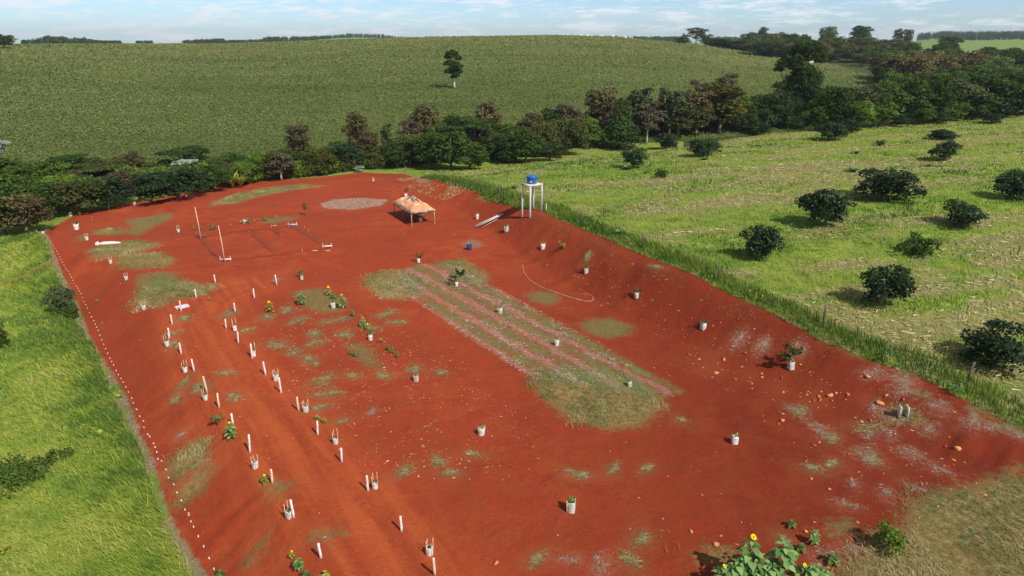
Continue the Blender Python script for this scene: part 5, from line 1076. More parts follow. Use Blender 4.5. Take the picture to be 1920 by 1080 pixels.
# ------------------------------------------------------------------ sunflowers
def sunflower(h, w, nl, flowers, seed, size=.24, leaf='sunleaf'):
    random.seed(seed); rng = np.random.default_rng(seed); root = empty('sunflower' if flowers else 'leafy_plant'); MB().tube([(0, 0, -.05), (.02, 0, h * .5), (0, .02, h * .96)], [.022, .017, .010], 7).build('stem', M['seed_stem'], root)
    V = []; Qd = []; R = []
    for i in range(nl):
        f = (i + .5) / nl; z = h * (.12 + .84 * f); a = i * 2.4 + random.uniform(-.4, .4); s = size * (1.15 - .55 * abs(f - .45)) * random.uniform(.8, 1.15) * (1 if f < .85 else .6)
        r0 = w * .5 * (1 - .55 * f) * random.uniform(.35, .9); d = Vector((math.cos(a), math.sin(a), 0)); sd2 = Vector((-math.sin(a), math.cos(a), 0)); b0 = Vector((0, 0, z)) + d * r0 * .6; b = len(V); r = random.random()
        prof = [(0, .25, .02), (.25, .95, .05), (.55, .8, -.02), (.82, .4, -.16), (1.0, .02, -.34)]
        for fx, fw, fz in prof: c = b0 + d * fx * s + Vector((0, 0, fz * s)); V += [c - sd2 * fw * s * .42 + Vector((0, 0, .06 * s)), c, c + sd2 * fw * s * .42 + Vector((0, 0, .06 * s))]; R += [r] * 3
        for j in range(4):
            for q in (0, 1): Qd.append([b + j * 3 + q, b + j * 3 + q + 1, b + j * 3 + 4 + q, b + j * 3 + 3 + q])
    mesh_obj('foliage', V, quads=Qd, mat=L[leaf], parent=root, rnd=R)
    for k in range(flowers):
        a = -1.0 + k * 2.1; zc = h * (1.0 - .14 * k); c = Vector((math.cos(a) * .10 * (k + .3), math.sin(a) * .10 * (k + .3), zc)); nrm = Vector((math.cos(a) * .6, math.sin(a) * .6, .75)).normalized(); u = nrm.orthogonal().normalized(); v = nrm.cross(u)
        mb = MB(); ring = []; rd_ = .044 if h > 1.2 else .030; V2 = [c + nrm * .015]; F2 = []
        for i in range(14): an = i * 2 * math.pi / 14; V2.append(c + (u * math.cos(an) + v * math.sin(an)) * rd_ * .6 + nrm * .012)
        for i in range(14): an = i * 2 * math.pi / 14; V2.append(c + (u * math.cos(an) + v * math.sin(an)) * rd_ - nrm * .012)
        for i in range(14): j = (i + 1) % 14; F2.append([0, 1 + i, 1 + j]); F2.append([1 + i, 15 + i, 15 + j, 1 + j])
        hd = mesh_obj('flower_head', V2, faces=F2, mat=L['disc'], parent=root, rnd=np.full(len(V2), .5)); V3 = []; Q3 = []
        for i in range(18): an = i * 2 * math.pi / 18 + random.uniform(-.08, .08); e = u * math.cos(an) + v * math.sin(an); s2 = nrm.cross(e); b = len(V3); V3 += [c + e * rd_ * .8 - s2 * .012, c + e * rd_ * .8 + s2 * .012, c + e * rd_ * 1.6 + s2 * .020 + nrm * .012, c + e * rd_ * 2.2 + nrm * .0, c + e * rd_ * 1.6 - s2 * .020 + nrm * .012]; Q3.append([b, b + 1, b + 2, b + 3, b + 4])
        mesh_obj('petals', V3, faces=Q3, mat=L['petal'], parent=hd, rnd=np.random.default_rng(i).random(len(V3)))
    return root
M['seed_stem'] = simple('green_stem', (.12, .20, .06), (.20, .28, .10), 9, .7, .1)
SF = {'big2': Proto(sunflower(1.75, .75, 44, 2, 5, .28)), 'big1': Proto(sunflower(1.6, .75, 42, 1, 6, .28)), 'big0': Proto(sunflower(1.5, .8, 46, 0, 7, .27)), 'mid1': Proto(sunflower(.95, .7, 30, 1, 8, .24)), 'mid0': Proto(sunflower(.95, .55, 30, 0, 9, .22)),
      'low1': Proto(sunflower(.5, .4, 14, 1, 10, .17, 'yellowgreen')), 'low0': Proto(sunflower(.42, .42, 14, 0, 11, .17, 'seedling')), 'tiny': Proto(sunflower(.28, .32, 9, 0, 12, .13, 'yellowgreen'))}
PL = [  # base px, top row, proto, label
 (1398, 1098, 1003, 'big2', 'tallest sunflower of the bottom cluster with a yellow head at its tip'), (1350, 1112, 1058, 'mid1', 'sunflower at the left end of the bottom cluster with one yellow bloom'), (1376, 1108, 1046, 'mid0', 'leafy sunflower second from left in the bottom cluster'),
 (1418, 1105, 1040, 'big0', 'dense sunflower without bloom right of the tallest one'), (1458, 1104, 1012, 'big0', 'second tallest leafy sunflower right of the gap in the bottom cluster'), (1438, 1112, 1055, 'mid0', 'low leafy sunflower between the two tall ones'),
 (1498, 1112, 1056, 'mid1', 'sunflower with a broad yellow bloom right of the gap'), (1516, 1118, 1054, 'mid0', 'leafy plant in the middle of the right clump'), (1538, 1112, 1062, 'mid0', 'rightmost leafy plant of the bottom cluster'), (1522, 1100, 1058, 'mid0', 'leafy sunflower behind the right clump'),
 (1483, 989, 974, 'low0', 'small lone plant above the sunflower cluster'), (1524, 1021, 992, 'mid0', 'slim leafy plant beside a pointed orange rock'), (1501, 1034, 1018, 'low0', 'small plant left below the slim leafy plant'), (1490, 1046, 1033, 'low0', 'smallest plant above the second tall sunflower'), (1560, 1058, 1036, 'low0', 'small plant right of the bottom cluster'),
 (566, 572, 545, 'mid0', 'leafy sunflower without bloom left of the green patch'), (617, 554, 537, 'low1', 'yellowish young sunflower behind the green patch'), (627, 560, 547, 'low0', 'small plant beside the yellowish young sunflower'), (642, 577, 551, 'mid1', 'dark leafy sunflower with orange bloom beside the grey sack'),
 (507, 585, 565, 'low1', 'thin yellow tinged plant alone left of the green patch'), (662, 592, 581, 'low0', 'small plant at the head of the flowering row'), (681, 613, 594, 'mid1', 'sunflower with yellow bloom in the middle of the row'), (690, 620, 607, 'low1', 'short sunflower with bloom behind the white sack'), (697, 628, 616, 'low0', 'leafy plant directly above the white sack'),
 (714, 642, 633, 'tiny', 'dry yellowish seedling right of the white sack'), (728, 656, 645, 'low0', 'first of three small plants in a short diagonal row'), (736, 662, 653, 'low0', 'second of three small plants in a short diagonal row'), (746, 670, 661, 'low0', 'last of three small plants in a short diagonal row'), (659, 665, 656, 'low0', 'small plant on the long green patch, left'), (667, 669, 659, 'low0', 'small plant on the long green patch, right'),
 (435, 821, 790, 'mid1', 'bushy sunflower with one yellow bloom in front of the tenth left post'), (497, 906, 890, 'low1', 'small yellow flowered plant left of the twelfth left post'), (548, 1046, 1034, 'low1', 'small plant with orange flower near the bottom left'), (561, 1069, 1046, 'mid0', 'round leafy plant near the bottom edge left of the nearest left post'), (573, 1086, 1070, 'low0', 'leafy plant cut by the bottom edge left of the track'), (610, 1088, 1072, 'tiny', 'yellow green leaf tuft at the bottom edge of the track'),
 (413, 1084, 1068, 'low0', 'small green plant at the foot of the slope at the bottom edge'), (364, 431, 423, 'low0', 'small plant left of the thin pole'), (376, 430, 421, 'low0', 'small plant right behind the thin pole'), (400, 430, 417, 'low0', 'leafier plant right of the thin pole'), (433, 424, 419, 'tiny', 'tiny seedling behind the dug plot'),
 (452, 420, 413, 'tiny', 'yellowish seedling left of the white sack behind the plot'), (465, 419, 408, 'low0', 'dark plant right of the white sack behind the plot'), (477, 417, 412, 'tiny', 'tiny seedling between plants behind the plot'), (485, 414, 409, 'tiny', 'tiny seedling left of the upright plant'), (498, 413, 403, 'low0', 'upright plant on the thin grass strip'),
 (1404, 556, 544, 'low1', 'yellow flowered weed on top of the cut, first of four'), (1416, 562, 550, 'low1', 'yellow flowered weed on top of the cut, second of four'), (1428, 566, 554, 'low1', 'yellow flowered weed on top of the cut, third of four'), (1452, 574, 563, 'low0', 'green weed on top of the cut, last of four'), (595, 757 + 30, 777, 'tiny', 'tiny reddish seedling above the tenth right post'),
 (608, 793, 783, 'tiny', 'tiny dry seedling right of the tenth right post'), (392, 518 + 45, 556, 'tiny', 'tiny tuft beside the second left post'), (183, 560 + 7, 560, 'tiny', 'tiny green tuft halfway down the left slope'), (230, 508, 503, 'tiny', 'tiny green tuft on the upper left slope')]
SH_ = {'big2': 1.8, 'big1': 1.65, 'big0': 1.5, 'mid1': 1.0, 'mid0': .95, 'low1': .52, 'low0': .42, 'tiny': .28}
for g, p in zip(PL, ats([(g[0], g[1]) for g in PL])):
    p = tuple(p); s = max(.6, size_at(p, 0, g[2]) / SH_[g[3]]); nm = 'sunflower' if g[3][-1] in '12' else 'plant'
    SF[g[3]].place(p, random.uniform(-.6, .6), s, g[4], nm)
if not SF['big1'].used:
    for c_ in kids(SF['big1'].root): [bpy.data.objects.remove(d_) for d_ in kids(c_)]; bpy.data.objects.remove(c_)
    bpy.data.objects.remove(SF['big1'].root)

# ------------------------------------------------------------------ marker row at the foot of the slope
mk = Proto(MB().tube([(-.070, 0, .028), (-.062, 0, .028), (.062, 0, .028), (.070, 0, .028)], [.016, .025, .025, .015], 10).build('marker_block', M['marker'], smooth=False))
mp = []; up = [(96, 454), (103, 466), (112, 482), (120, 497), (128, 510), (134, 520), (140, 532), (146, 541), (152, 551), (158, 566), (164, 578), (168, 587), (176, 602), (184, 620), (191, 638), (198, 654), (206, 672), (213, 685)]
for (a, b), (c, d) in zip(up[:-1], up[1:]):
    n = max(1, int(round(math.hypot(c - a, d - b) / np.interp(b, [454, 700], [5.2, 9.5]))))
    mp += [(a + (c - a) * i / n, b + (d - b) * i / n) for i in range(n)]
mp += [(213, 685), (218, 695), (222, 703), (227, 710), (231, 717), (236, 726), (241, 736), (247, 747), (250, 756), (256, 768), (262, 781), (269, 790), (270, 802), (277, 815), (281, 819), (288, 832), (291, 839), (294, 848), (296, 861), (303, 865), (311, 881), (316, 896), (326, 909), (332, 924), (340, 939), (347, 956), (354, 966), (358, 978), (363, 988), (372, 1006), (382, 1025), (392, 1047), (401, 1067)]
q = ats(mp)
for i in range(len(q)):
    d = q[min(i + 1, len(q) - 1)] - q[max(i - 1, 0)]; near_ = i >= len(q) - 14
    mk.place((q[i][0], q[i][1], q[i][2] - .005), math.atan2(d[1], d[0]) + random.uniform(-.25, .25), 1.0 if not near_ else .95, 'small white marker block in the loose near end of the row below the slope' if near_ else 'small white marker block in the dotted row along the foot of the slope', 'marker', 'white markers at the foot of the slope')

# ------------------------------------------------------------------ canopy tent
LEG = [(740, 402), (756, 415), (774, 424), (815, 420), (800, 410), (783, 399)]
q = ats(LEG); A0, A2, B0 = q[0][:2], q[2][:2], q[3][:2]; ctr = (A0 + B0) / 2; ex = (A2 - A0); lx = np.linalg.norm(ex); ex /= lx; ey = np.array([-ex[1], ex[0]]);
if np.dot(B0 - A2, ey) < 0: ey = -ey
ly = abs(np.dot(B0 - A2, ey)); print('TENT', lx, ly, hz(*ctr))
lx = min(max(lx, 3.6), 5.2); ly = min(max(ly, 2.4), 3.4)
tz = hz(*ctr); tent = empty('canopy_tent', (ctr[0], ctr[1], tz), math.atan2(ex[1], ex[0])); H1, H2 = 1.45, 2.35; hx, hy = lx / 2, ly / 2
sgn = 1 if np.dot(ey, np.array([-ex[1], ex[0]])) > 0 else -1
n = 24; V = []; F = []
for i in range(n + 1):
    for j in range(n + 1):
        x = -1 + 2 * i / n; y = -1 + 2 * j / n; e = max(abs(y), max(0, abs(x) - .36) / .64); k = (1 - e) ** .8 if e < 1 else 0
        sag = -.10 * math.cos(x * math.pi / 2) * (abs(y) > .98) - .06 * math.sin(abs(x) * 3.1) * abs(y); rdg = .10 * math.cos(x * 8) * (1 - e) + .015 * math.sin(i * 2.3 + j * 1.7)
        V.append((x * hx * 1.03, y * hy * 1.03, H1 + (H2 - H1) * k * (.86 + .14 * math.cos(x * 9)) + sag + rdg * .6))
for i in range(n):
    for j in range(n): a = i * (n + 1) + j; F.append([a, a + n + 1, a + n + 2, a + 1])
cn = mesh_obj('canopy', V, faces=F, mat=M['tent'], parent=tent, smooth=True); md = cn.modifiers.new('cloth', 'SOLIDIFY'); md.thickness = .012
# hanging valance
V = []; F = []; per = []
for i in range(n + 1): per.append((-1 + 2 * i / n, -1))
for i in range(1, n + 1): per.append((1, -1 + 2 * i / n))
for i in range(1, n + 1): per.append((1 - 2 * i / n, 1))
for i in range(1, n): per.append((-1, 1 - 2 * i / n))
for k, (x, y) in enumerate(per):
    sag = -.10 * math.cos(x * math.pi / 2) * (abs(y) > .98) - .06 * math.sin(abs(x) * 3.1) * abs(y)
    V += [(x * hx * 1.04, y * hy * 1.04, H1 + sag + .01), (x * hx * 1.06 + .01 * math.sin(k * 2), y * hy * 1.06 + .01 * math.cos(k * 2), H1 + sag - .16 - .02 * math.sin(k * .9))]
m_ = len(per)
for k in range(m_): F.append([2 * k, 2 * ((k + 1) % m_), 2 * ((k + 1) % m_) + 1, 2 * k + 1])
vl = mesh_obj('valance', V, faces=F, mat=M['camo'], parent=tent); vl.modifiers.new('cloth', 'SOLIDIFY').thickness = .01
V = []; F = []   # torn dark mesh crest over the ridge
for i in range(13):
    x = -.34 + .68 * i / 12; zt = H2 * .985 + .12 * math.cos(x * 9) - .09 + .05 * math.sin(i * 1.7)
    for y, dz in ((-.28, -.16), (-.10, .04), (0, .10), (.10, .04), (.28, -.16)): V.append((x * hx, y * hy, zt + dz))
for i in range(12):
    for j in range(4): a = i * 5 + j; F.append([a, a + 5, a + 6, a + 1])
cr = mesh_obj('ridge_cover', V, faces=F, mat=M['camo'], parent=tent); cr.modifiers.new('cloth', 'SOLIDIFY').thickness = .012
for k, (x, y) in enumerate(((-1, -1), (0, -1), (1, -1), (1, 1), (0, 1), (-1, 1))):
    mb = MB(); mb.box((x * hx, y * hy, H1 / 2 - .05), (.075, .075, H1 + .02)); mb.box((x * hx, y * hy, .02), (.16, .16, .03)); lg = mb.build('leg', M['metal_tan' if k in (2, 3) else 'leg_dark'], tent)
mb = MB()
for (a, b) in (((-1, -1), (0, -1)), ((0, -1), (1, -1)), ((1, -1), (1, 1)), ((1, 1), (0, 1)), ((0, 1), (-1, 1)), ((-1, 1), (-1, -1))):
    pa = Vector((a[0] * hx, a[1] * hy, H1 - .06)); pb = Vector((b[0] * hx, b[1] * hy, H1 - .06)); dz = Vector((0, 0, -.38)); mb.tube([pa, (pa + pb) / 2 + dz, pb], .014, 5); mb.tube([pa + dz, (pa + pb) / 2, pb + dz], .014, 5)
mb.build('truss_frame', M['leg_dark'], tent)
tag(tent, 'open sided canopy tent with faded orange roof and two peaks on the red yard', 'tent')
def under_tent(dx, dy): c_ = ctr + ex * dx + np.array([-ex[1], ex[0]]) * dy; return (c_[0], c_[1], hz(c_[0], c_[1]))
tb = empty('work_table', under_tent(.3, .2), math.atan2(ex[1], ex[0])); MB().box((0, 0, .70), (1.3, .6, .04)).build('table_top', M['darkwood'], tb)
for sx in (-1, 1):
    for sy in (-1, 1): MB().box((sx * .58, sy * .25, .345), (.05, .05, .67)).build('leg', M['darkwood'], tb)
tag(tb, 'dark table standing in the shade under the canopy tent', 'table')
o = MB().tube([(0, 0, 0), (.01, 0, .15), (0, .01, .4), (.02, 0, .46)], [.17, .2, .16, .07], 10, wob=.12).build('sack', M['sleeve_grey']); o.location = under_tent(1.3, .2); tag(o, 'pale tied sack standing under the tent by its right leg', 'sack')

# ------------------------------------------------------------------ water tower and tank
q = ats([(981, 403), (992, 408), (1012, 396), (1002, 393)]); C4 = q[:, :2]; cc = C4.mean(0); tx = C4[2] - C4[1]; tx /= np.linalg.norm(tx); ty = np.array([-tx[1], tx[0]]); hw = .74; base = float(q[:, 2].max())
ztop = size_at((C4[1][0], C4[1][1], q[1][2]), 0, 347) + q[1][2]
tow = empty('water_tower', (cc[0], cc[1], base), math.atan2(tx[1], tx[0])); ht = ztop - base - .12; print('TOWER', ht, C4)
for sx, sy in ((-1, -1), (1, -1), (1, 1), (-1, 1)):
    px_, py_ = sx * (hw - .10), sy * (hw - .10); wx = cc[0] + tx[0] * px_ + ty[0] * py_; wy = cc[1] + tx[1] * px_ + ty[1] * py_; zb = hz(wx, wy) - base - .2
    MB().box((px_, py_, (zb + ht) / 2), (.15, .15, ht - zb)).build('pillar', M['concrete'], tow)
MB().box((0, 0, ht + .055), (2 * hw, 2 * hw, .11)).build('slab', M['concrete'], tow)
mb = MB(); mb.tube([(.55, -hw - .04, ht + .3), (.6, -hw - .05, ht * .5), (.6, -hw - .05, .02)], .022, 6); mb.build('water_pipe', M['pvc'], tow)
tag(tow, 'four legged pale concrete tower carrying the blue tank at the top of the red cut', 'water tower')
tk = empty('water_tank', (cc[0], cc[1], base + ht + .112)); r1 = .53
MB().lathe([(r1 * .80, 0), (r1 * .82, .02), (r1 * .93, .52), (r1 * 1.0, .56), (r1 * 1.0, .60), (r1 * .94, .61)], 32).build('tank_body', M['blue_plastic'], tk, True)
MB().lathe([(r1 * 1.04, .612), (r1 * 1.04, .66), (r1 * .9, .70), (r1 * .5, .76), (r1 * .22, .775), (r1 * .2, .80), (.02, .805)], 32).build('lid', M['blue_plastic'], tk, True)
MB().box((-.1, -r1 * .9, .22), (.16, .02, .11)).build('label_plate', M['marker'], tk); tag(tk, 'round blue plastic water tank with lid on top of the concrete tower', 'water tank')

# pile of poles, pipe bundle, drum, hose, sheet
pa, pb = at(893, 427), at(940, 405); d = np.array(pb) - np.array(pa); ang = math.atan2(d[1], d[0]); ln = float(np.linalg.norm(d))
for i, (off, l_, r_, lift, sk) in enumerate([(-.28, 1.0, .045, 0, .0), (-.14, .92, .05, 0, .03), (0, 1.02, .05, 0, -.02), (.15, .85, .045, 0, .04), (.05, .95, .04, .09, -.05), (-.42, .6, .03, 0, .12), (.30, .8, .04, 0, -.04)]):
    c0_ = np.array(pa[:2]) + d[:2] * .5 + np.array([-math.sin(ang), math.cos(ang)]) * off; dd = np.array([math.cos(ang + sk), math.sin(ang + sk)]) * ln * l_ / 2; P_ = [c0_ - dd, c0_ + dd]; r_ *= .72
    o = MB().tube([(x - c0_[0], y - c0_[1], hz(x, y) + r_ + lift + .12 - hz(*c0_)) for x, y in P_], [r_, r_ * .85], 8, wob=.08).build('wooden_pole', M['greywood']); o.location = (c0_[0], c0_[1], hz(*c0_))
    tag(o, 'long weathered pole lying in the pile on the slope left of the water tower', 'pole', 'poles piled left of the water tower')
pa = np.array(at(342, 577)); a0 = .75
for i in range(6):
    c0_ = pa[:2] + np.array([-math.sin(a0), math.cos(a0)]) * (i - 2.5) * .075; dd = np.array([math.cos(a0), math.sin(a0)]) * .42; z0 = hz(*c0_)
    o = MB().tube([(-dd[0], -dd[1], hz(*(c0_ - dd)) - z0 + .05 + .05 * (i % 2)), (dd[0], dd[1], hz(*(c0_ + dd)) - z0 + .05 + .05 * (i % 2))], .04, 10).build('plastic_pipe', M['pvc']); o.location = (c0_[0], c0_[1], z0)
    tag(o, 'short lilac white pipe lying in the bundle at the foot of the third left post', 'pipe', 'pipes bundled by the third left post')
dr = empty('blue_drum', at(880, 468)); MB().lathe([(.20, 0), (.21, .02), (.215, .22), (.225, .24), (.215, .26), (.22, .46), (.23, .48), (.20, .48), (.19, .10)], 24).build('drum_body', M['blue_drum'], dr, True)
MB().tube([(.0, .05, .1), (-.12, -.02, .74)], .012, 6).build('stirring_stick', M['bamboo'], dr); tag(dr, 'open dark blue drum with a stick beside a grey mortar stain', 'drum')
def hose(pts, r, lb, mat='hose'):
    q = ats(pts); fine = []
    for i in range(len(q) - 1):
        for f in np.linspace(0, 1, 5)[:-1]: x, y = q[i][:2] * (1 - f) + q[i + 1][:2] * f; fine.append((x, y, hz(x, y) + r))
    c = fine[0]; o = MB().tube([(x - c[0], y - c[1], z - c[2]) for x, y, z in fine], r, 8).build('hose', M[mat]); o.location = c; tag(o, lb, 'hose')
hose([(980, 497), (980.5, 503), (982, 510), (986, 517), (992, 524), (1001, 531), (1012, 537), (1026, 543), (1040, 548), (1055, 553), (1070, 558), (1083, 562), (1092, 564)], .024, 'pale hose curving across the red soil at the foot of the cut')
hose([(1093, 551), (1103, 552), (1110, 555), (1113, 560), (1109, 565), (1098, 565), (1088, 562), (1078, 557)], .016, 'thin reddish hose looped at the end of the pale hose')
p = at(200, 459); sh_ = empty('rolled_sheet', p, .35); MB().tube([(-.62, 0, .10), (-.2, .02, .14), (.4, 0, .13), (.95, .05, .08), (1.15, .06, .05)], [.10, .16, .14, .10, .03], 10, wob=.12).build('sheet_roll', M['marker'], sh_, True)
MB().tube([(-.75, -.05, .02), (-.72, 0, .22), (-.60, .04, .34)], [.20, .16, .05], 9, wob=.2).build('sheet_end', M['sleeve'], sh_, True); tag(sh_, 'white rolled plastic sheet lying at the edge of the dry grass on the left', 'plastic sheet')
# survey frames round the dug plot
def stake_frame(u, v, w, rz, mat, lb, lean=0):
    p = at(u, v); f = empty('board_frame', p, rz); MB().box((0, 0, .22), (w, .035, .12)).build('board', M[mat], f)
    for s in (-1, 1): MB().box((s * w * .42, .04, .17), (.04, .04, .62)).build('stake', M['bamboo' if mat != 'darkwood' else 'darkwood'], f)
    tag(f, lb, 'board frame', 'board frames round the dug plot')
stake_frame(423, 491, .95, .15, 'white_paint', 'white board frame at the near left corner of the dug plot'); stake_frame(377, 446, .85, .15, 'darkwood', 'dark board frame at the far left corner of the dug plot')
stake_frame(614, 466, .85, .35, 'white_paint', 'pale board frame at the near right corner of the dug plot'); stake_frame(549, 425, .95, .15, 'blue_board', 'bluish board frame at the far right corner of the dug plot')
for u, v, vt, lb in [(423, 492, 422, 'tall thin pole rising from the near left board frame'), (378, 448, 388, 'tall thin pole rising from the far left board frame')]:
    p = at(u, v); h = size_at(p, 0, vt); o = MB().tube([(0, 0, -.1), (-.02, 0, h * .5), (-.09, 0, h)], [.040, .036, .026], 8, wob=.04).build('thin_pole', M['tan_post']); o.location = (p[0], p[1] - .12, p[2]); tag(o, lb, 'pole')
for u, v, lb in [(567, 474, 'short stick at the near edge of the dug plot'), (571, 431, 'short stick behind the far right board frame'), (509, 428, 'short stick at the far edge of the dug plot'), (518, 409, 'short stick on the thin grass strip'), (578, 437, 'short stick right of the plot corner')]:
    o = MB().tube([(0, 0, -.05), (.01, 0, .34)], [.018, .014], 6).build('stick', M['bamboo']); o.location = at(u, v); tag(o, lb, 'stick')
for u, v, l_, lb in [(590, 470, .5, 'loose pale lath on the soil left of the near right frame'), (614, 470, .42, 'loose pale lath below the near right frame'), (515, 423, .4, 'loose pale lath beyond the far edge of the plot')]:
    o = MB().box((0, 0, .02), (l_, .06, .03), .1).build('lath', M['white_paint']); o.location = at(u, v); tag(o, lb, 'lath')
# turned soil ridges of the plot and rubble
for i, (a, b) in enumerate(LANES[:5]):
    pts_ = [(a[0] + (b[0] - a[0]) * f, a[1] + (b[1] - a[1]) * f) for f in np.linspace(0, 1, 26)]; nrm_ = np.array([-(b[1] - a[1]), b[0] - a[0]]); nrm_ /= np.linalg.norm(nrm_)
    V = []; F = []
    for j, (x, y) in enumerate(pts_):
        hh_ = .22 * math.sin(math.pi * j / 25) ** .4 * random.uniform(.7, 1.2)
        for o_, k_ in ((-.38, 0), (-.15, .8), (0, 1), (.18, .7), (.40, 0)): xx, yy = x + nrm_[0] * o_ + random.uniform(-.04, .04), y + nrm_[1] * o_; V.append((xx, yy, hz(xx, yy) + k_ * hh_ - (.03 if k_ == 0 else 0)))
    for j in range(25):
        for k in range(4): q_ = j * 5 + k; F.append([q_, q_ + 5, q_ + 6, q_ + 1])
    o = mesh_obj('soil_ridge', V, faces=F, mat=M['soil_clod'], smooth=True); tag(o, kind='structure')
def rock_mesh(seed, mat):
    rng = np.random.default_rng(seed); V = []; F = []; nu, nv = 9, 6; SX = np.array([rng.uniform(.6, .8), rng.uniform(.35, .55), rng.uniform(.22, .38)])
    pl = rng.normal(size=(9, 3)); pl /= np.linalg.norm(pl, axis=1, keepdims=True); dist_ = rng.uniform(.38, .85, 9)
    for j in range(nv + 1):
        for i in range(nu):
            th = math.pi * j / nv; ph_ = 2 * math.pi * i / nu; d = np.array([math.sin(th) * math.cos(ph_), math.sin(th) * math.sin(ph_), math.cos(th)]); dp = pl @ d; k = np.min(np.where(dp > .05, dist_ / np.maximum(dp, .05), 9)); k = min(k, 1.15); V.append(d * k * SX + np.array([0, 0, .10]))
    for j in range(nv):
        for i in range(nu): a = j * nu + i; b = j * nu + (i + 1) % nu; F.append([a, a + nu, b + nu, b])
    return Proto(mesh_obj('rock', V, faces=F, mat=M[mat]))
RK = [rock_mesh(i, 'rock' if i < 4 else 'rock_dark') for i in range(6)]
ROCKS = [(1296, 997, 14, 'rounded pale orange rock left of the sunflower cluster'), (1340, 1020, 15, 'wedge shaped pale orange rock touching the sunflower shadows'), (1352, 1005, 7, 'small pinkish stone above the wedge shaped rock'), (1511, 998, 12, 'pointed orange rock beside the slim leafy plant'), (930, 1057, 14, 'single orange rock at the bottom middle'),
 (1650, 755, 18, 'largest orange rock left of the white panels'), (1558, 742, 15, 'broad orange rock in the cluster under the cut'), (1467, 789, 14, 'orange rock alone left of the grey weeds'), (1795, 842, 17, 'long orange rock in the right part of the bare soil'), (1626, 706, 12, 'upright orange rock near the pale green young plant'),
 (1787, 862, 9, 'orange rock below the long one'), (1555, 918, 11, 'oval yellow orange rock above the small plants'), (1728, 908, 8, 'orange rock beside the dry grass edge'), (1343, 700, 12, 'flat orange stone below the cut, left'), (1357, 674, 11, 'flat orange stone at the foot of the cut'), (1590, 741, 10, 'orange rock right of the broad one'), (1661, 742, 12, 'orange rock behind the largest one')]
SM = [(1428, 708, 9), (1466, 709, 6), (1469, 735, 8), (1512, 741, 9), (1535, 744, 11), (1537, 751, 10), (1567, 738, 9), (1540, 735, 8), (1694, 750, 9), (1680, 754, 7), (1460, 796, 8), (1468, 776, 7), (1534, 765, 6), (1510, 785, 6), (1615, 791, 10), (1631, 789, 8), (1602, 783, 6), (1526, 836, 8), (1537, 830, 6), (1591, 852, 6), (1596, 899, 8),
 (1772, 837, 9), (1769, 874, 7), (1845, 928, 9), (1521, 898, 8), (1607, 979, 8), (1244, 973, 5), (1045, 1004, 7), (1239, 1008, 5), (1292, 666, 8), (1310, 674, 7), (1390, 689, 8), (1427, 701, 7), (1500, 684, 8), (1397, 662, 6), (1337, 648, 5), (1318, 690, 6), (1335, 708, 6), (1595, 898, 7), (1780, 820, 6), (1700, 760, 6), (1720, 770, 5), (1560, 752, 7), (1548, 760, 6), (1488, 830, 5), (1433, 790, 5), (1700, 925, 5),
 (1772, 886, 6), (1650, 790, 5), (1575, 815, 5), (943, 900, 4), (697, 931, 4), (1182, 992, 4), (1735, 850, 5), (1685, 838, 5), (1620, 850, 6), (1500, 745, 6), (1525, 752, 7), (1585, 750, 6), (1640, 765, 7), (1672, 765, 6), (1380, 712, 6), (1410, 720, 5), (1345, 682, 5), (1450, 750, 5), (1540, 712, 5), (1212, 905, 4)]
al = ROCKS + [s + (None,) for s in SM]
for i, (g, p) in enumerate(zip(al, ats([a[:2] for a in al]))):
    p = tuple(p); s = g[2] / ppm(p) / 1.2; RK[i % 4 if g[3] else random.choice((0, 1, 2, 3, 3, 4, 5))].place((p[0], p[1], p[2] - .02 * s), random.uniform(0, 6.28), (s, s, s * random.uniform(.8, 1.3)), g[3] or 'small orange brown stone scattered on the bare red soil', 'rock', None if g[3] else 'small stones on the red soil')
# rubble heap and mortar spill as loose stones nobody counts
def kq(x, y): return (polysd(wGRAV[0], x, y) > .1) * .8
P = scatter(16000, -24, -6, 68, 84, kq); P = P[:5200]; n = len(P); z = height(P[:, 0], P[:, 1]); D6 = np.array([(1, 0, 0), (0, 1, 0), (-1, 0, 0), (0, -1, 0), (0, 0, 1)]); F5 = np.array([[0, 1, 4], [1, 2, 4], [2, 3, 4], [3, 0, 4]])
s = RNG.uniform(.05, .16, n)[:, None, None]; V = np.concatenate([P, z[:, None]], 1)[:, None, :] + D6[None] * s * RNG.uniform(.5, 1.1, (n, 5, 1)); Qd = (np.arange(n)[:, None, None] * 5 + F5[None]).reshape(-1, 3)
stuff(mesh_obj('rubble', V.reshape(-1, 3), quads=Qd, mat=M['gravel_mat']), 'grey brown rubble spread in an oval on the far yard', 'rubble')

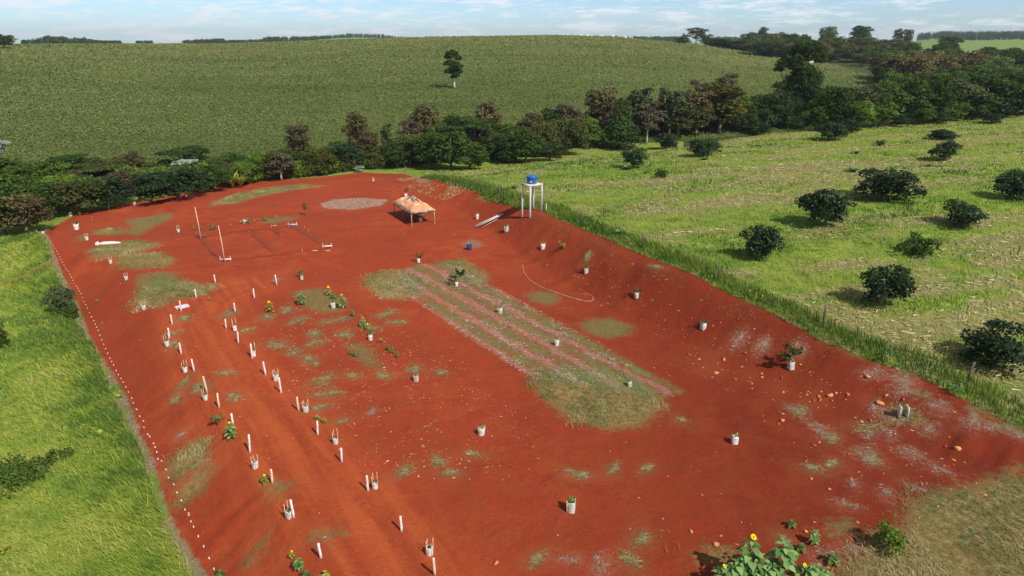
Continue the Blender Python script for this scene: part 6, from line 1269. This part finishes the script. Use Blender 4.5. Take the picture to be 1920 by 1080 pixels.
# ------------------------------------------------------------------ wire fence at the top of the cut
FP = [(760, 322, 312), (835, 338, 324), (881, 351, 334), (936, 369, 347), (1024 - 10, 396, 372), (1090, 419, 393), (1204, 465, 437), (1346, 529, 495), (1542, 614, 572), (1814, 716, 686)]
q = ats([f[:2] for f in FP]); fn = empty('wire_fence', tuple(q[0])); tops = []
for i, (f, p) in enumerate(zip(FP, q)):
    if i == 4: tops.append((p, 1.2)); continue
    h = max(1.1, min(2.0, size_at(tuple(p), 0, f[2]))); tops.append((p, h)); r0 = p - q[0]; mb = MB()
    mb.tube([(r0[0], r0[1], r0[2] - .3), (r0[0] + .02, r0[1], r0[2] + h * .6), (r0[0] + (.12 if i == 9 else -.02), r0[1], r0[2] + h)], [.07, .062, .055], 8, wob=.12); mb.build('fence_post', M['darkwood'], fn)
for fr in (.35, .62, .9):
    pts_ = []
    for (p, h), (p2, h2) in zip(tops[:-1], tops[1:]):
        for f in (0, .25, .5, .75): xy = p[:2] * (1 - f) + p2[:2] * f; zz = (p[2] + h * fr) * (1 - f) + (p2[2] + h2 * fr) * f; pts_.append((xy[0] - q[0][0], xy[1] - q[0][1], zz - q[0][2] - .05 * math.sin(math.pi * f)))
    MB().tube(pts_, .006, 4).build('wire', M['wire'], fn)
tag(fn, 'three strand wire fence on dark wooden posts along the top of the red cut', 'fence')
ps = [(930, 297, 285), (1083 - 30, 275, 262), (1018, 286, 276)]
# ------------------------------------------------------------------ haze
hz_ = MB(); hz_.V = [(x, y, z) for x in (-5800, 5800) for y in (-5800, 5800) for z in (-60, 110)]; hz_.F = [[0, 1, 3, 2], [4, 6, 7, 5], [0, 4, 5, 1], [2, 3, 7, 6], [0, 2, 6, 4], [1, 5, 7, 3]]
m, t = material('air'); pv = t.n('ShaderNodeVolumePrincipled', Color=(.78, .88, 1.0), Density=.00011, Anisotropy=.2); t.n('ShaderNodeOutputMaterial', Volume=pv)
HZ = hz_.build('haze', m); tag(HZ, kind='stuff')
for o_ in list(bpy.data.objects):
    if not o_.users_collection: bpy.data.objects.remove(o_)
